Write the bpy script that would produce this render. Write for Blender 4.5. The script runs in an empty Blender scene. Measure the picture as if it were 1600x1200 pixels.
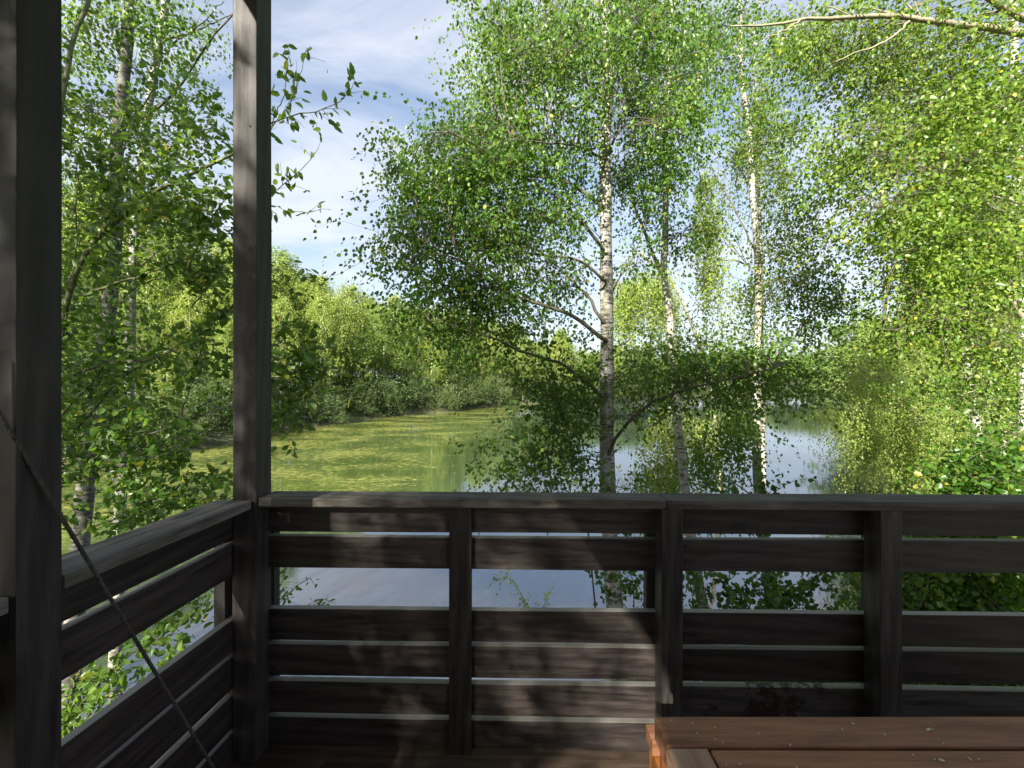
import bpy, bmesh, math
import numpy as np
from mathutils import Vector, Matrix
R = math.radians
SC = bpy.context.scene
COL = SC.collection
EYE = 4.5                      # camera height above the water
FLOOR = EYE - 1.415            # deck floor
F = 660.0                      # focal length in photo pixels (1600 wide)
HY = 593.0                     # horizon row
rng = np.random.default_rng(7)

def P(px, py, d):              # a spot seen at (px, py), d metres ahead
    return np.array([(px - 800) / F * d, d, EYE - (py - HY) / F * d])

# ------------------------------------------------------------------ helpers
def tag(o, label=None, cat=None, group=None, kind=None):
    if label: o['label'] = label
    if cat: o['category'] = cat
    if group: o['group'] = group
    if kind: o['kind'] = kind
    return o

def empty(name, loc, rz=0.0):
    o = bpy.data.objects.new(name, None)
    o.empty_display_size = .2
    COL.objects.link(o); o.location = loc; o.rotation_euler = (0, 0, rz)
    return o

def link(name, me, mat, parent=None, loc=None, rot=None):
    o = bpy.data.objects.new(name, me)
    COL.objects.link(o)
    if mat is not None and not me.materials: me.materials.append(mat)
    if parent is not None: o.parent = parent
    if loc is not None: o.location = loc
    if rot is not None: o.rotation_euler = rot
    return o

def mesh_np(name, V, F_, smooth=False, extra=None):
    """V (n,3); F_ (m,k) of one size; extra: a second face array of another size"""
    me = bpy.data.meshes.new(name)
    V = np.ascontiguousarray(V, dtype=np.float32)
    me.vertices.add(len(V)); me.vertices.foreach_set('co', V.ravel())
    arrs = [np.ascontiguousarray(F_, dtype=np.int32)]
    if extra is not None and len(extra): arrs.append(np.ascontiguousarray(extra, dtype=np.int32))
    nl = sum(a.size for a in arrs); nf = sum(len(a) for a in arrs)
    me.loops.add(nl); me.polygons.add(nf)
    me.loops.foreach_set('vertex_index', np.concatenate([a.ravel() for a in arrs]))
    st = []; base = 0
    for a in arrs:
        k = a.shape[1]
        st.append(base + np.arange(len(a), dtype=np.int32) * k); base += a.size
    me.polygons.foreach_set('loop_start', np.concatenate(st).astype(np.int32))
    me.update(calc_edges=True)
    if smooth: me.polygons.foreach_set('use_smooth', np.ones(nf, dtype=bool))
    me.validate()
    return me

def board_mesh(name, L, W, T, bev=.003, warp=0.0, seed=0):
    """a sawn board: length along X from 0 to L, W along Y, T along Z, both centred"""
    bm = bmesh.new()
    n = max(2, int(L / .12))
    r = np.random.default_rng(seed)
    ph = r.uniform(0, 6.28, 4)
    rings = []
    for i in range(n + 1):
        x = L * i / n
        dy = warp * math.sin(x * 2.1 + ph[0]) ; dz = warp * math.sin(x * 1.7 + ph[1])
        w = W / 2 + warp * .5 * math.sin(x * 5 + ph[2]); t = T / 2
        rings.append([bm.verts.new((x, s * w + dy, q * t + dz)) for s, q in ((-1, -1), (1, -1), (1, 1), (-1, 1))])
    for a, b in zip(rings, rings[1:]):
        for j in range(4):
            k = (j + 1) % 4
            bm.faces.new((a[j], a[k], b[k], b[j]))
    bm.faces.new(rings[0][::-1]); bm.faces.new(rings[-1])
    bm.normal_update()
    if bev:
        es = [e for e in bm.edges if len(e.link_faces) == 2 and e.calc_face_angle(0) > 1.0]
        bmesh.ops.bevel(bm, geom=es, offset=bev, segments=2, profile=.6, affect='EDGES')
    bmesh.ops.recalc_face_normals(bm, faces=bm.faces)
    me = bpy.data.meshes.new(name); bm.to_mesh(me); bm.free()
    return me

def board(name, parent, mat, p0, direction, up, L, W, T, warp=.0008, bev=.003, seed=0):
    """board starting at p0, running along direction; 'up' is the thickness (local Z) axis"""
    me = board_mesh(name, L, W, T, bev, warp, seed)
    X = Vector(direction).normalized(); Z = Vector(up).normalized(); Y = Z.cross(X)
    o = link(name, me, mat, parent)
    M = Matrix((X, Y, Z)).transposed().to_4x4(); M.translation = Vector(p0)
    o.matrix_local = M
    LAST[0] = o
    return o
LAST = [None]; SLATS = []

# ------------------------------------------------------------------ materials
def new_mat(name):
    m = bpy.data.materials.new(name); m.use_nodes = True
    nt = m.node_tree; nt.nodes.clear()
    out = nt.nodes.new('ShaderNodeOutputMaterial')
    return m, nt, out
def N(nt, t, **kw):
    n = nt.nodes.new('ShaderNode' + t)
    for k, v in kw.items():
        if k in n.inputs.keys(): n.inputs[k].default_value = v
        else: setattr(n, k, v)
    return n
def ramp(nt, stops, interp='LINEAR'):
    n = nt.nodes.new('ShaderNodeValToRGB'); cr = n.color_ramp; cr.interpolation = interp
    while len(cr.elements) < len(stops): cr.elements.new(.5)
    for e, (p, c) in zip(cr.elements, stops):
        e.position = p; e.color = (*c, 1) if len(c) == 3 else c
    return n
def mixc(nt, fac, a, b, mode='MIX'):
    n = nt.nodes.new('ShaderNodeMix'); n.data_type = 'RGBA'; n.blend_type = mode
    for sock, v in ((0, fac), (6, a), (7, b)):
        if isinstance(v, (int, float)): n.inputs[sock].default_value = v
        elif isinstance(v, tuple): n.inputs[sock].default_value = (*v, 1)
        else: nt.links.new(v, n.inputs[sock])
    return n.outputs[2]
def math_(nt, op, a, b=None, clamp=False):
    n = nt.nodes.new('ShaderNodeMath'); n.operation = op; n.use_clamp = clamp
    for i, v in enumerate((a, b)):
        if v is None: continue
        if isinstance(v, (int, float)): n.inputs[i].default_value = v
        else: nt.links.new(v, n.inputs[i])
    return n.outputs[0]

def wood(name, dark, light, rough=.6, wear=(.2, .19, .17), wear_amt=.25, moss=0.0, paint_chip=None, spec=.35, grain=1.0, top=0.0):
    m, nt, out = new_mat(name); L = nt.links.new
    tc = N(nt, 'TexCoord'); oi = N(nt, 'ObjectInfo')
    off = nt.nodes.new('ShaderNodeVectorMath'); off.operation = 'SCALE'
    cmb = N(nt, 'CombineXYZ'); L(oi.outputs['Random'], cmb.inputs[0]); L(oi.outputs['Random'], cmb.inputs[1]); L(oi.outputs['Random'], cmb.inputs[2])
    L(cmb.outputs[0], off.inputs[0]); off.inputs['Scale'].default_value = 37.0
    add = nt.nodes.new('ShaderNodeVectorMath'); add.operation = 'ADD'
    L(tc.outputs['Object'], add.inputs[0]); L(off.outputs[0], add.inputs[1])
    mp = N(nt, 'Mapping'); mp.inputs['Scale'].default_value = (1.6, 20, 20); L(add.outputs[0], mp.inputs['Vector'])
    # growth rings: a stretched, distorted wave gives cathedral figure round knots
    warpn = N(nt, 'TexNoise', Scale=2.2, Detail=2.0); L(mp.outputs[0], warpn.inputs['Vector'])
    mp2 = N(nt, 'Mapping'); mp2.inputs['Scale'].default_value = (.7, 9, 9); L(add.outputs[0], mp2.inputs['Vector'])
    wv = N(nt, 'TexWave', Scale=1.3, Distortion=7.0, Detail=3.0); wv.inputs['Detail Scale'].default_value = 1.1
    wv.bands_direction = 'DIAGONAL'; L(mp2.outputs[0], wv.inputs['Vector'])
    fine = N(nt, 'TexNoise', Scale=3.6, Detail=6.0, Roughness=.72); L(mp.outputs[0], fine.inputs['Vector'])
    big = N(nt, 'TexNoise', Scale=3.5, Detail=4.0, Roughness=.6); L(add.outputs[0], big.inputs['Vector'])
    f1 = math_(nt, 'MULTIPLY', wv.outputs['Fac'], .12)
    f2 = math_(nt, 'ADD', math_(nt, 'MULTIPLY', fine.outputs['Fac'], .76), .06)
    f = math_(nt, 'ADD', f1, f2)
    f = math_(nt, 'MULTIPLY', f, 1.0)
    rp = ramp(nt, [(.36, dark), (.64, light)]); L(f, rp.inputs[0])
    col = rp.outputs[0]
    rr = ramp(nt, [(.0, (.72,) * 3), (1, (1.28,) * 3)]); L(oi.outputs['Random'], rr.inputs[0])
    col = mixc(nt, 1.0, col, rr.outputs[0], 'MULTIPLY')
    # knots
    mk = N(nt, 'Mapping'); mk.inputs['Scale'].default_value = (2.6, 7, 7); L(add.outputs[0], mk.inputs['Vector'])
    vo = N(nt, 'TexVoronoi', Scale=1.0); L(mk.outputs[0], vo.inputs['Vector'])
    kr = ramp(nt, [(.05, (1, 1, 1)), (.12, (.3, .3, .3)), (.17, (0, 0, 0))]); L(vo.outputs['Distance'], kr.inputs[0])
    col = mixc(nt, math_(nt, 'MULTIPLY', kr.outputs[0], .75), col, tuple(c * .35 for c in dark))
    # worn, greyed patches
    wr = ramp(nt, [(.52, (0, 0, 0)), (.75, (1, 1, 1))]); L(big.outputs['Fac'], wr.inputs[0])
    wf = math_(nt, 'MULTIPLY', math_(nt, 'MULTIPLY', wr.outputs[0], wear_amt), fine.outputs['Fac'])
    col = mixc(nt, wf, col, wear)
    if top:                                          # paler upper edge: worn paint, plus sky light put into the colour
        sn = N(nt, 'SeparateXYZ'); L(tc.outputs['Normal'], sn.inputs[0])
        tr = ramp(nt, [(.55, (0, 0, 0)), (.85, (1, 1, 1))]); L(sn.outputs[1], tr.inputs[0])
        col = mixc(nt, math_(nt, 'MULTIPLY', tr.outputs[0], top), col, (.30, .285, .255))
    if moss:
        mn = N(nt, 'TexNoise', Scale=6.0, Detail=6.0, Roughness=.75); L(add.outputs[0], mn.inputs['Vector'])
        mr = ramp(nt, [(.5, (0, 0, 0)), (.68, (1, 1, 1))]); L(mn.outputs['Fac'], mr.inputs[0])
        col = mixc(nt, math_(nt, 'MULTIPLY', mr.outputs[0], moss), col, (.10, .10, .045))
    if paint_chip:
        (cx0, cx1), cc = paint_chip
        sx = N(nt, 'SeparateXYZ'); L(tc.outputs['Object'], sx.inputs[0])
        mr = nt.nodes.new('ShaderNodeMapRange'); mr.interpolation_type = 'SMOOTHSTEP'
        a = math_(nt, 'ABSOLUTE', math_(nt, 'SUBTRACT', sx.outputs[0], (cx0 + cx1) / 2))
        L(a, mr.inputs[0]); mr.inputs[1].default_value = (cx1 - cx0) * .75; mr.inputs[2].default_value = (cx1 - cx0) * .1
        cn = N(nt, 'TexNoise', Scale=9.0, Detail=9.0, Roughness=.8); L(tc.outputs['Object'], cn.inputs['Vector'])
        v = math_(nt, 'ADD', math_(nt, 'MULTIPLY', mr.outputs[0], .13), cn.outputs['Fac'])
        cr = ramp(nt, [(.61, (0, 0, 0)), (.625, (1, 1, 1))]); L(v, cr.inputs[0])
        col = mixc(nt, cr.outputs[0], col, cc)
    b = N(nt, 'BsdfPrincipled'); L(col, b.inputs['Base Color'])
    rg = ramp(nt, [(.3, (rough - .1,) * 3), (.7, (rough + .15,) * 3)]); L(fine.outputs['Fac'], rg.inputs[0]); L(rg.outputs[0], b.inputs['Roughness'])
    b.inputs['Specular IOR Level'].default_value = spec
    bp = N(nt, 'Bump', Strength=.35 * grain, Distance=.004); L(f, bp.inputs['Height']); L(bp.outputs[0], b.inputs['Normal'])
    L(b.outputs[0], out.inputs[0])
    return m

def leaf_mat(name, cols, trans=(.18, .30, .025), tmix=.42, yellow=.015, rough=.38, ycol=(.30, .27, .03)):
    m, nt, out = new_mat(name); L = nt.links.new
    g = N(nt, 'NewGeometry'); oi = N(nt, 'ObjectInfo')
    k = len(cols)
    st = [(i / (k - 1) * (1 - yellow), c) for i, c in enumerate(cols)] + [(1 - yellow * .5, ycol)]
    rp = ramp(nt, st); L(g.outputs['Random Per Island'], rp.inputs[0])
    hv = N(nt, 'HueSaturation'); L(rp.outputs[0], hv.inputs['Color'])
    mr = nt.nodes.new('ShaderNodeMapRange'); L(oi.outputs['Random'], mr.inputs[0]); mr.inputs[3].default_value = .8; mr.inputs[4].default_value = 1.25
    L(mr.outputs[0], hv.inputs['Value'])
    mh = nt.nodes.new('ShaderNodeMapRange'); L(oi.outputs['Random'], mh.inputs[0]); mh.inputs[3].default_value = .517; mh.inputs[4].default_value = .485
    L(mh.outputs[0], hv.inputs['Hue'])
    b = N(nt, 'BsdfPrincipled'); L(hv.outputs[0], b.inputs['Base Color']); b.inputs['Roughness'].default_value = rough
    b.inputs['Specular IOR Level'].default_value = .32
    t = N(nt, 'BsdfTranslucent'); tc_ = mixc(nt, .5, trans, hv.outputs[0]); tcm = mixc(nt, 1.0, tc_, (1.5, 1.5, 1.2), 'MULTIPLY')
    L(tcm, t.inputs[0])
    mx = N(nt, 'MixShader'); mx.inputs[0].default_value = tmix
    L(b.outputs[0], mx.inputs[1]); L(t.outputs[0], mx.inputs[2]); L(mx.outputs[0], out.inputs[0])
    return m

def birch_bark(name, white=(.50, .47, .41), dark=(.035, .03, .025), lichen=.5, lich_col=(.14, .14, .055), bands=.5):
    m, nt, out = new_mat(name); L = nt.links.new
    tc = N(nt, 'TexCoord')
    mp = N(nt, 'Mapping'); mp.inputs['Scale'].default_value = (6, 6, 38); L(tc.outputs['Object'], mp.inputs['Vector'])
    n1 = N(nt, 'TexNoise', Scale=1.0, Detail=4.0, Roughness=.65); L(mp.outputs[0], n1.inputs['Vector'])
    r1 = ramp(nt, [(.56 - .06 * bands, (0, 0, 0)), (.62 - .04 * bands, (1, 1, 1))]); L(n1.outputs['Fac'], r1.inputs[0])
    mp2 = N(nt, 'Mapping'); mp2.inputs['Scale'].default_value = (9, 9, 5); L(tc.outputs['Object'], mp2.inputs['Vector'])
    n2 = N(nt, 'TexNoise', Scale=1.0, Detail=6.0, Roughness=.7); L(mp2.outputs[0], n2.inputs['Vector'])
    r2 = ramp(nt, [(.45, (0, 0, 0)), (.62, (1, 1, 1))]); L(n2.outputs['Fac'], r2.inputs[0])
    r3 = ramp(nt, [(.60, (0, 0, 0)), (.64, (1, 1, 1))]); L(n2.outputs['Fac'], r3.inputs[0])
    n3 = N(nt, 'TexNoise', Scale=40.0, Detail=4.0); L(tc.outputs['Object'], n3.inputs['Vector'])
    c = mixc(nt, math_(nt, 'MULTIPLY', r2.outputs[0], lichen), white, lich_col)
    c = mixc(nt, math_(nt, 'MULTIPLY', r1.outputs[0], .9), c, dark)
    c = mixc(nt, math_(nt, 'MULTIPLY', r3.outputs[0], .7), c, dark)
    c = mixc(nt, .35, c, n3.outputs['Color'], 'OVERLAY')
    b = N(nt, 'BsdfPrincipled'); L(c, b.inputs['Base Color']); b.inputs['Roughness'].default_value = .75
    bp = N(nt, 'Bump', Strength=.6, Distance=.01); L(n2.outputs['Fac'], bp.inputs['Height']); L(bp.outputs[0], b.inputs['Normal'])
    L(b.outputs[0], out.inputs[0])
    return m

def plain(name, c, rough=.8, var=.3, scale=8.0, bump=.3):
    m, nt, out = new_mat(name); L = nt.links.new
    tc = N(nt, 'TexCoord'); n1 = N(nt, 'TexNoise', Scale=scale, Detail=6.0, Roughness=.65); L(tc.outputs['Object'], n1.inputs['Vector'])
    rp = ramp(nt, [(.3, tuple(x * (1 - var) for x in c)), (.7, tuple(x * (1 + var) for x in c))]); L(n1.outputs['Fac'], rp.inputs[0])
    b = N(nt, 'BsdfPrincipled'); L(rp.outputs[0], b.inputs['Base Color']); b.inputs['Roughness'].default_value = rough
    bp = N(nt, 'Bump', Strength=bump, Distance=.02); L(n1.outputs['Fac'], bp.inputs['Height']); L(bp.outputs[0], b.inputs['Normal'])
    L(b.outputs[0], out.inputs[0])
    return m

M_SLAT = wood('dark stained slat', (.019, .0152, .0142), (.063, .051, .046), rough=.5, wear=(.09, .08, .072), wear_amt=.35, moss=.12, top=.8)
M_DARK = wood('dark stained timber', (.019, .0165, .0155), (.072, .062, .058), rough=.5, wear=(.09, .08, .072), wear_amt=.35, moss=.12)
M_POST = wood('post timber', (.018, .0155, .0145), (.056, .05, .047), rough=.6, wear=(.13, .115, .10), wear_amt=.4)
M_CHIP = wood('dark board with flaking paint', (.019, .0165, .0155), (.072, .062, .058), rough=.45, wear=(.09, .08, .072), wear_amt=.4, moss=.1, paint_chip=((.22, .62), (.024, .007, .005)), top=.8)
M_CAP = wood('weathered cap board', (.05, .043, .037), (.19, .172, .15), rough=.75, wear=(.28, .265, .24), wear_amt=.6, moss=.35)
M_FLOOR = wood('deck floor boards', (.05, .034, .024), (.12, .085, .062), rough=.7, moss=.5)
M_TABLE = wood('oiled table wood', (.20, .087, .045), (.41, .20, .11), rough=.5, wear=(.45, .25, .14), wear_amt=.3, spec=.22)
M_TABLE_END = wood('paler table board', (.24, .13, .075), (.45, .28, .18), rough=.5, wear=(.36, .24, .16), wear_amt=.4, spec=.4)
M_ORANGE = wood('sunlit orange wood', (.22, .075, .018), (.46, .18, .05), rough=.45, spec=.4)  # sunlight on the bench and table legs put into the wood colour
M_WALL = wood('cabin cladding', (.02, .017, .015), (.05, .043, .04), rough=.65)
M_ROPE = plain('rope fibre', (.075, .068, .058), .9, .35, 60, .6)
M_CRUMB = plain('pale crumb', (.62, .55, .42), .8, .15, 60)
M_BARK = birch_bark('birch bark', white=(.33, .31, .27), lichen=.6)
M_BARK_MAIN = birch_bark('mossy birch bark', white=(.40, .385, .34), lichen=.85, lich_col=(.12, .115, .05), bands=1.0)
M_BARK_DARK = birch_bark('old birch bark', white=(.17, .165, .145), lichen=.85, lich_col=(.04, .04, .025), bands=1.4)
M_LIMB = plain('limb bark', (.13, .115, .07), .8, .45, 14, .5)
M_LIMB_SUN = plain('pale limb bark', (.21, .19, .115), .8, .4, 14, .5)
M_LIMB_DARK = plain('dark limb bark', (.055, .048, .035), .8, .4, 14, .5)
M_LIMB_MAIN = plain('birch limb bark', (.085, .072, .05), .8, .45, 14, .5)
M_GREENBARK = plain('green shrub bark', (.11, .12, .045), .7, .4, 14, .4)
GREENS = [(.026, .078, .010), (.045, .112, .014), (.070, .148, .019), (.105, .175, .023)]
M_LEAF = leaf_mat('birch leaf', GREENS)
M_LEAF_R = leaf_mat('birch leaf right', [(.034, .084, .010), (.058, .122, .014), (.09, .16, .018), (.13, .19, .024)], yellow=.012)
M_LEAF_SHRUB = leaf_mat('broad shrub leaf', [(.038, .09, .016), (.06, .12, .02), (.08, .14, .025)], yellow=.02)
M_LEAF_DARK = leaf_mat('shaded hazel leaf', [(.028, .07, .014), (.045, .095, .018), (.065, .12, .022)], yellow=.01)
M_LEAF_PALE = leaf_mat('pale weeping leaf', [(.16, .215, .035), (.22, .28, .055), (.28, .335, .08)], trans=(.46, .54, .09), yellow=.01)
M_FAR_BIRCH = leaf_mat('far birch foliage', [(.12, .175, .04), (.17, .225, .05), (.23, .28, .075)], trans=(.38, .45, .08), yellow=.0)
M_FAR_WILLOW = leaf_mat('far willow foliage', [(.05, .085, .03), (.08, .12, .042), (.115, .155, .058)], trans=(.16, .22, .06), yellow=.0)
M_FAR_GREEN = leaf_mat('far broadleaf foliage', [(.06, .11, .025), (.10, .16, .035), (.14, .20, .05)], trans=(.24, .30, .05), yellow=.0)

# ------------------------------------------------------------------ vectorised tubes and leaves
def catmull(pts, m):
    p = np.asarray(pts, float)
    if len(p) == 2:
        return p[0] + (p[1] - p[0]) * np.linspace(0, 1, m)[:, None]
    seg = np.r_[0, np.cumsum(np.linalg.norm(np.diff(p, axis=0), axis=1))]
    t = np.linspace(0, seg[-1], m)
    pp = np.vstack([2 * p[0] - p[1], p, 2 * p[-1] - p[-2]])
    i = np.clip(np.searchsorted(seg, t, side='right') - 1, 0, len(p) - 2)
    u = ((t - seg[i]) / (seg[i + 1] - seg[i] + 1e-9))[:, None]
    a, b, c, d = pp[i], pp[i + 1], pp[i + 2], pp[i + 3]
    return .5 * (2 * b + (c - a) * u + (2 * a - 5 * b + 4 * c - d) * u ** 2 + (3 * b - a - 3 * c + d) * u ** 3)

class Tubes:
    def __init__(s): s.V = []; s.Q = []; s.n = 0
    def add(s, Pts, Rad, sides=5):
        """Pts (n,m,3), Rad (n,m)"""
        Pts = np.asarray(Pts, float); Rad = np.asarray(Rad, float)
        if Pts.ndim == 2: Pts = Pts[None]; Rad = Rad[None]
        n, m, _ = Pts.shape
        if n == 0: return
        T = np.gradient(Pts, axis=1); T /= np.linalg.norm(T, axis=2, keepdims=True) + 1e-9
        ref = np.where(np.abs(T[..., 2:3]) > .9, np.array([1., 0, 0]), np.array([0, 0, 1.]))
        # one reference per tube, so that rings do not twist
        ref = np.broadcast_to(ref[:, m // 2:m // 2 + 1], T.shape)
        U = np.cross(T, ref); U /= np.linalg.norm(U, axis=2, keepdims=True) + 1e-9
        W = np.cross(T, U)
        a = np.arange(sides) / sides * 2 * np.pi
        ring = Pts[:, :, None] + Rad[:, :, None, None] * (np.cos(a)[:, None] * U[:, :, None] + np.sin(a)[:, None] * W[:, :, None])
        s.V.append(ring.reshape(-1, 3))
        base = s.n + (np.arange(n) * m * sides)[:, None, None] + (np.arange(m - 1) * sides)[None, :, None]
        j = np.arange(sides); k = (j + 1) % sides
        q = np.stack([base + j, base + k, base + sides + k, base + sides + j], axis=-1)
        s.Q.append(q.reshape(-1, 4)); s.n += n * m * sides
    def mesh(s, name, off):
        return mesh_np(name, np.vstack(s.V) - off, np.vstack(s.Q), smooth=True)

class Leaves:
    def __init__(s): s.pos = []; s.ax = []; s.nr = []; s.ln = []; s.wd = []
    def add(s, pos, ax, nr, ln, wd):
        s.pos.append(pos); s.ax.append(ax); s.nr.append(nr); s.ln.append(ln); s.wd.append(wd)
    def mesh(s, name, off, ovate=True):
        p = np.vstack(s.pos) - off; a = np.vstack(s.ax); n = np.vstack(s.nr)
        l = np.concatenate(s.ln)[:, None]; w = np.concatenate(s.wd)[:, None]
        a = a / (np.linalg.norm(a, axis=1, keepdims=True) + 1e-9)
        side = np.cross(a, n); side /= np.linalg.norm(side, axis=1, keepdims=True) + 1e-9
        nn = np.cross(side, a)
        c = len(p)
        if ovate:
            V = np.stack([p, p + a * l * .22 + side * w * .46 + nn * w * .12, p + a * l * .62 + side * w * .40 + nn * w * .10,
                          p + a * l - nn * l * .06, p + a * l * .62 - side * w * .40 + nn * w * .10, p + a * l * .22 - side * w * .46 + nn * w * .12], axis=1)
            b = np.arange(c)[:, None] * 6
            Q = np.concatenate([b + [0, 1, 2, 3], b + [0, 3, 4, 5]], axis=0)
            return mesh_np(name, V.reshape(-1, 3), Q)
        V = np.stack([p, p + a * l * .4 + side * w * .5 + nn * w * .12, p + a * l, p + a * l * .4 - side * w * .5 + nn * w * .12], axis=1)
        b = np.arange(c)[:, None] * 4
        Q = np.concatenate([b + [0, 1, 2], b + [0, 2, 3]], axis=0)
        return mesh_np(name, V.reshape(-1, 3), Q)

def unit(r, n):
    v = r.normal(size=(n, 3)); return v / np.linalg.norm(v, axis=1, keepdims=True)

def sprays(r, T, Lv, start, direc, length, droop, nleaf, llen, hang, upright=0.0, twig_r=.0017, twig_frac=.6, wid=.8, jit=.5, root=None):
    n = len(start)
    L = length[:, None]
    m = 4
    t = np.linspace(0, 1, m)
    path = start[:, None] + direc[:, None] * (L * t)[..., None]
    path[..., 2] -= droop * L * t ** 2
    k = int(n * twig_frac)
    if k and T is not None:
        if root is None:
            T.add(path[:k], np.broadcast_to(np.linspace(twig_r, twig_r * .4, m), (k, m)), 3)
        else:                                    # the twig leaves its branch at 'root'
            mid = (root + start) / 2; mid[:, 2] += .04
            pp = np.concatenate([root[:, None], mid[:, None], path], axis=1)[:k]
            T.add(pp, np.broadcast_to(np.linspace(twig_r * 1.25, twig_r * .4, m + 2), (k, m + 2)), 3)
    tl = (np.arange(nleaf) + .6) / nleaf
    pos = start[:, None] + direc[:, None] * (L * tl)[..., None]
    pos[..., 2] -= droop * L * tl ** 2
    pos = pos.reshape(-1, 3)
    c = len(pos)
    pos = pos + r.normal(size=(c, 3)) * llen * jit
    rd = unit(r, c)
    dd = np.repeat(direc, nleaf, axis=0)
    ax = rd * (1 - hang) * .9 + np.array([0, 0, -1.]) * hang + dd * .45
    rn = unit(r, c); rn = rn * (1 - upright) + np.array([0, 0, 1.]) * upright
    l = llen * r.uniform(.65, 1.25, c)
    Lv.add(pos, ax, rn, l, l * wid * r.uniform(.85, 1.1, c))

def tree(name, label, cat, trunk, limbs, clumps, bark, limb_mat, leaf, *, r0=.1, r1=.03, llen=.055, spr=26, nleaf=9, slen=.42,
         droop=.5, hang=.55, upright=0.0, crad=.46, seed=1, group=None, sub_r=.010, base=None, ovate=True, trunk_name='trunk', ground=None,
         twig_frac=.4, wid=.8, base_flare=1.25, sides=10, wig=.012, bare=0.0, bare_top=6.9):
    """trunk: list of (px,py,d); limbs: list of (list of (px,py), d0, d1, r0, r1);
    clumps: list of (px,py,d, rx_px, ry_px, rd, count [,overrides])"""
    r = np.random.default_rng(seed)
    tp = np.array([P(*q) for q in trunk])
    if ground is not None:                       # run the foot down into the ground
        dz = tp[0, 2] - ground
        if dz > 0:
            d = tp[0] - tp[1]; d = d / abs(d[2]) if abs(d[2]) > 1e-3 else np.array([0, 0, -1.])
            foot = tp[0] + d * dz; foot[2] = ground
            tp = np.vstack([foot, tp])
    off = tp[0].copy() if base is None else np.array(base, float)
    root = empty(name, off)
    tag(root, label, cat, group)
    TT = Tubes(); m = 48
    path = catmull(tp, m)
    t = np.linspace(0, 1, m)
    path[:, :2] += (np.stack([np.sin(t * 23 + seed), np.cos(t * 19 + seed * 2)], 1) * wig) * np.minimum(1, t * 8)[:, None]
    rad = r0 + (r1 - r0) * t; rad = rad * (1 + (base_flare - 1) * np.exp(-t * 14)) * (1 + .05 * np.sin(t * 61 + seed))
    TT.add(path, rad, sides)
    link(trunk_name, TT.mesh(trunk_name, off), bark, root)
    T = Tubes(); Lv = Leaves()
    hubs = [path[int(m * .25):]]
    for (pp, d0, d1, q0, q1) in limbs:
        k = len(pp)
        pts = np.array([P(a, b, d0 + (d1 - d0) * i / (k - 1)) for i, (a, b) in enumerate(pp)])
        # begin on the trunk's own axis when the limb starts near it
        c = catmull(pts, 18)
        c[1:-1] += r.normal(size=(16, 3)) * .006
        TL = Tubes(); TL.add(c, np.linspace(q0, q1, 18), 8)
        link('limb', TL.mesh('limb', off), limb_mat, root)
        hubs.append(c[4:])
    H = np.vstack(hubs)
    for cl in clumps:
        px, py, d, rx, ry, rd, cnt = cl[:7]
        ov = dict(cl[7]) if len(cl) > 7 else {}
        o_spr = ov.get('spr', spr); o_len = ov.get('slen', slen); o_drp = ov.get('droop', droop); o_cr = ov.get('crad', crad)
        o_ll = ov.get('llen', llen); o_n = ov.get('nleaf', nleaf); o_h = ov.get('hang', hang)
        u = unit(r, cnt) * (r.uniform(0, 1, cnt) ** (1 / 2.4))[:, None]
        C = np.array([P(px + a * rx, py + b * ry, d + c_ * rd) for a, b, c_ in zip(u[:, 0], u[:, 2], u[:, 1])])
        # a branch from the limb to each clump
        paths = []
        for c in C:
            hh = H if ov.get('free') is None else H
            dist = np.linalg.norm(hh - c, axis=1) + np.maximum(0, hh[:, 2] - c[2] + .1) * .8
            h = hh[np.argmin(dist)]
            mid = (h + c) / 2 + np.array([0, 0, .12 * np.linalg.norm(h - c)]) + r.normal(size=3) * .05
            paths.append(catmull([h, mid, c], 7))
        if paths and not ov.get('nobranch'):
            dd = np.array([np.linalg.norm(p[0] - p[-1]) for p in paths])
            rr = np.linspace(1, .28, 7)[None] * np.minimum(sub_r, .004 + dd * .006)[:, None]
            T.add(np.array(paths), rr, 4)
        n = cnt * o_spr
        cc = np.repeat(C, o_spr, axis=0)
        st = cc + r.normal(size=(n, 3)) * o_cr * .5 * np.array([1, 1, .8])
        dr = unit(r, n); dr[:, 2] = dr[:, 2] * .5 + .05; dr /= np.linalg.norm(dr, axis=1, keepdims=True)
        if o_drp > 1.0: dr[:, :2] *= .45
        sprays(r, T, Lv, st, dr, o_len * r.uniform(.6, 1.25, n), o_drp, o_n, o_ll, o_h, upright, twig_frac=twig_frac, wid=wid, root=cc)
    if bare and Lv.pos:
        A = [np.vstack(Lv.pos), np.vstack(Lv.ax), np.vstack(Lv.nr), np.concatenate(Lv.ln), np.concatenate(Lv.wd)]
        j = np.clip(np.searchsorted(path[:, 2], A[0][:, 2]), 0, m - 1)
        dx = A[0][:, 0] - path[j, 0]; dy = A[0][:, 1] - path[j, 1]
        # the inner crown is bare, and leaves towards the camera are pruned to show the trunk
        inner = ((np.abs(dx + dy * .17) < bare) & (dy < .1) & (r.random(len(dx)) < .88) & (A[0][:, 2] < bare_top)) | (dx ** 2 + dy ** 2 < bare ** 2)
        A = [q[~inner] for q in A]
        Lv.pos, Lv.ax, Lv.nr, Lv.ln, Lv.wd = [[q] for q in A]
    if T.n: link('branches', T.mesh('branches', off), M_LIMB if limb_mat is M_LIMB_SUN else limb_mat, root)
    if Lv.pos: link('crown', Lv.mesh('crown', off, ovate), leaf, root)
    return root

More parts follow.
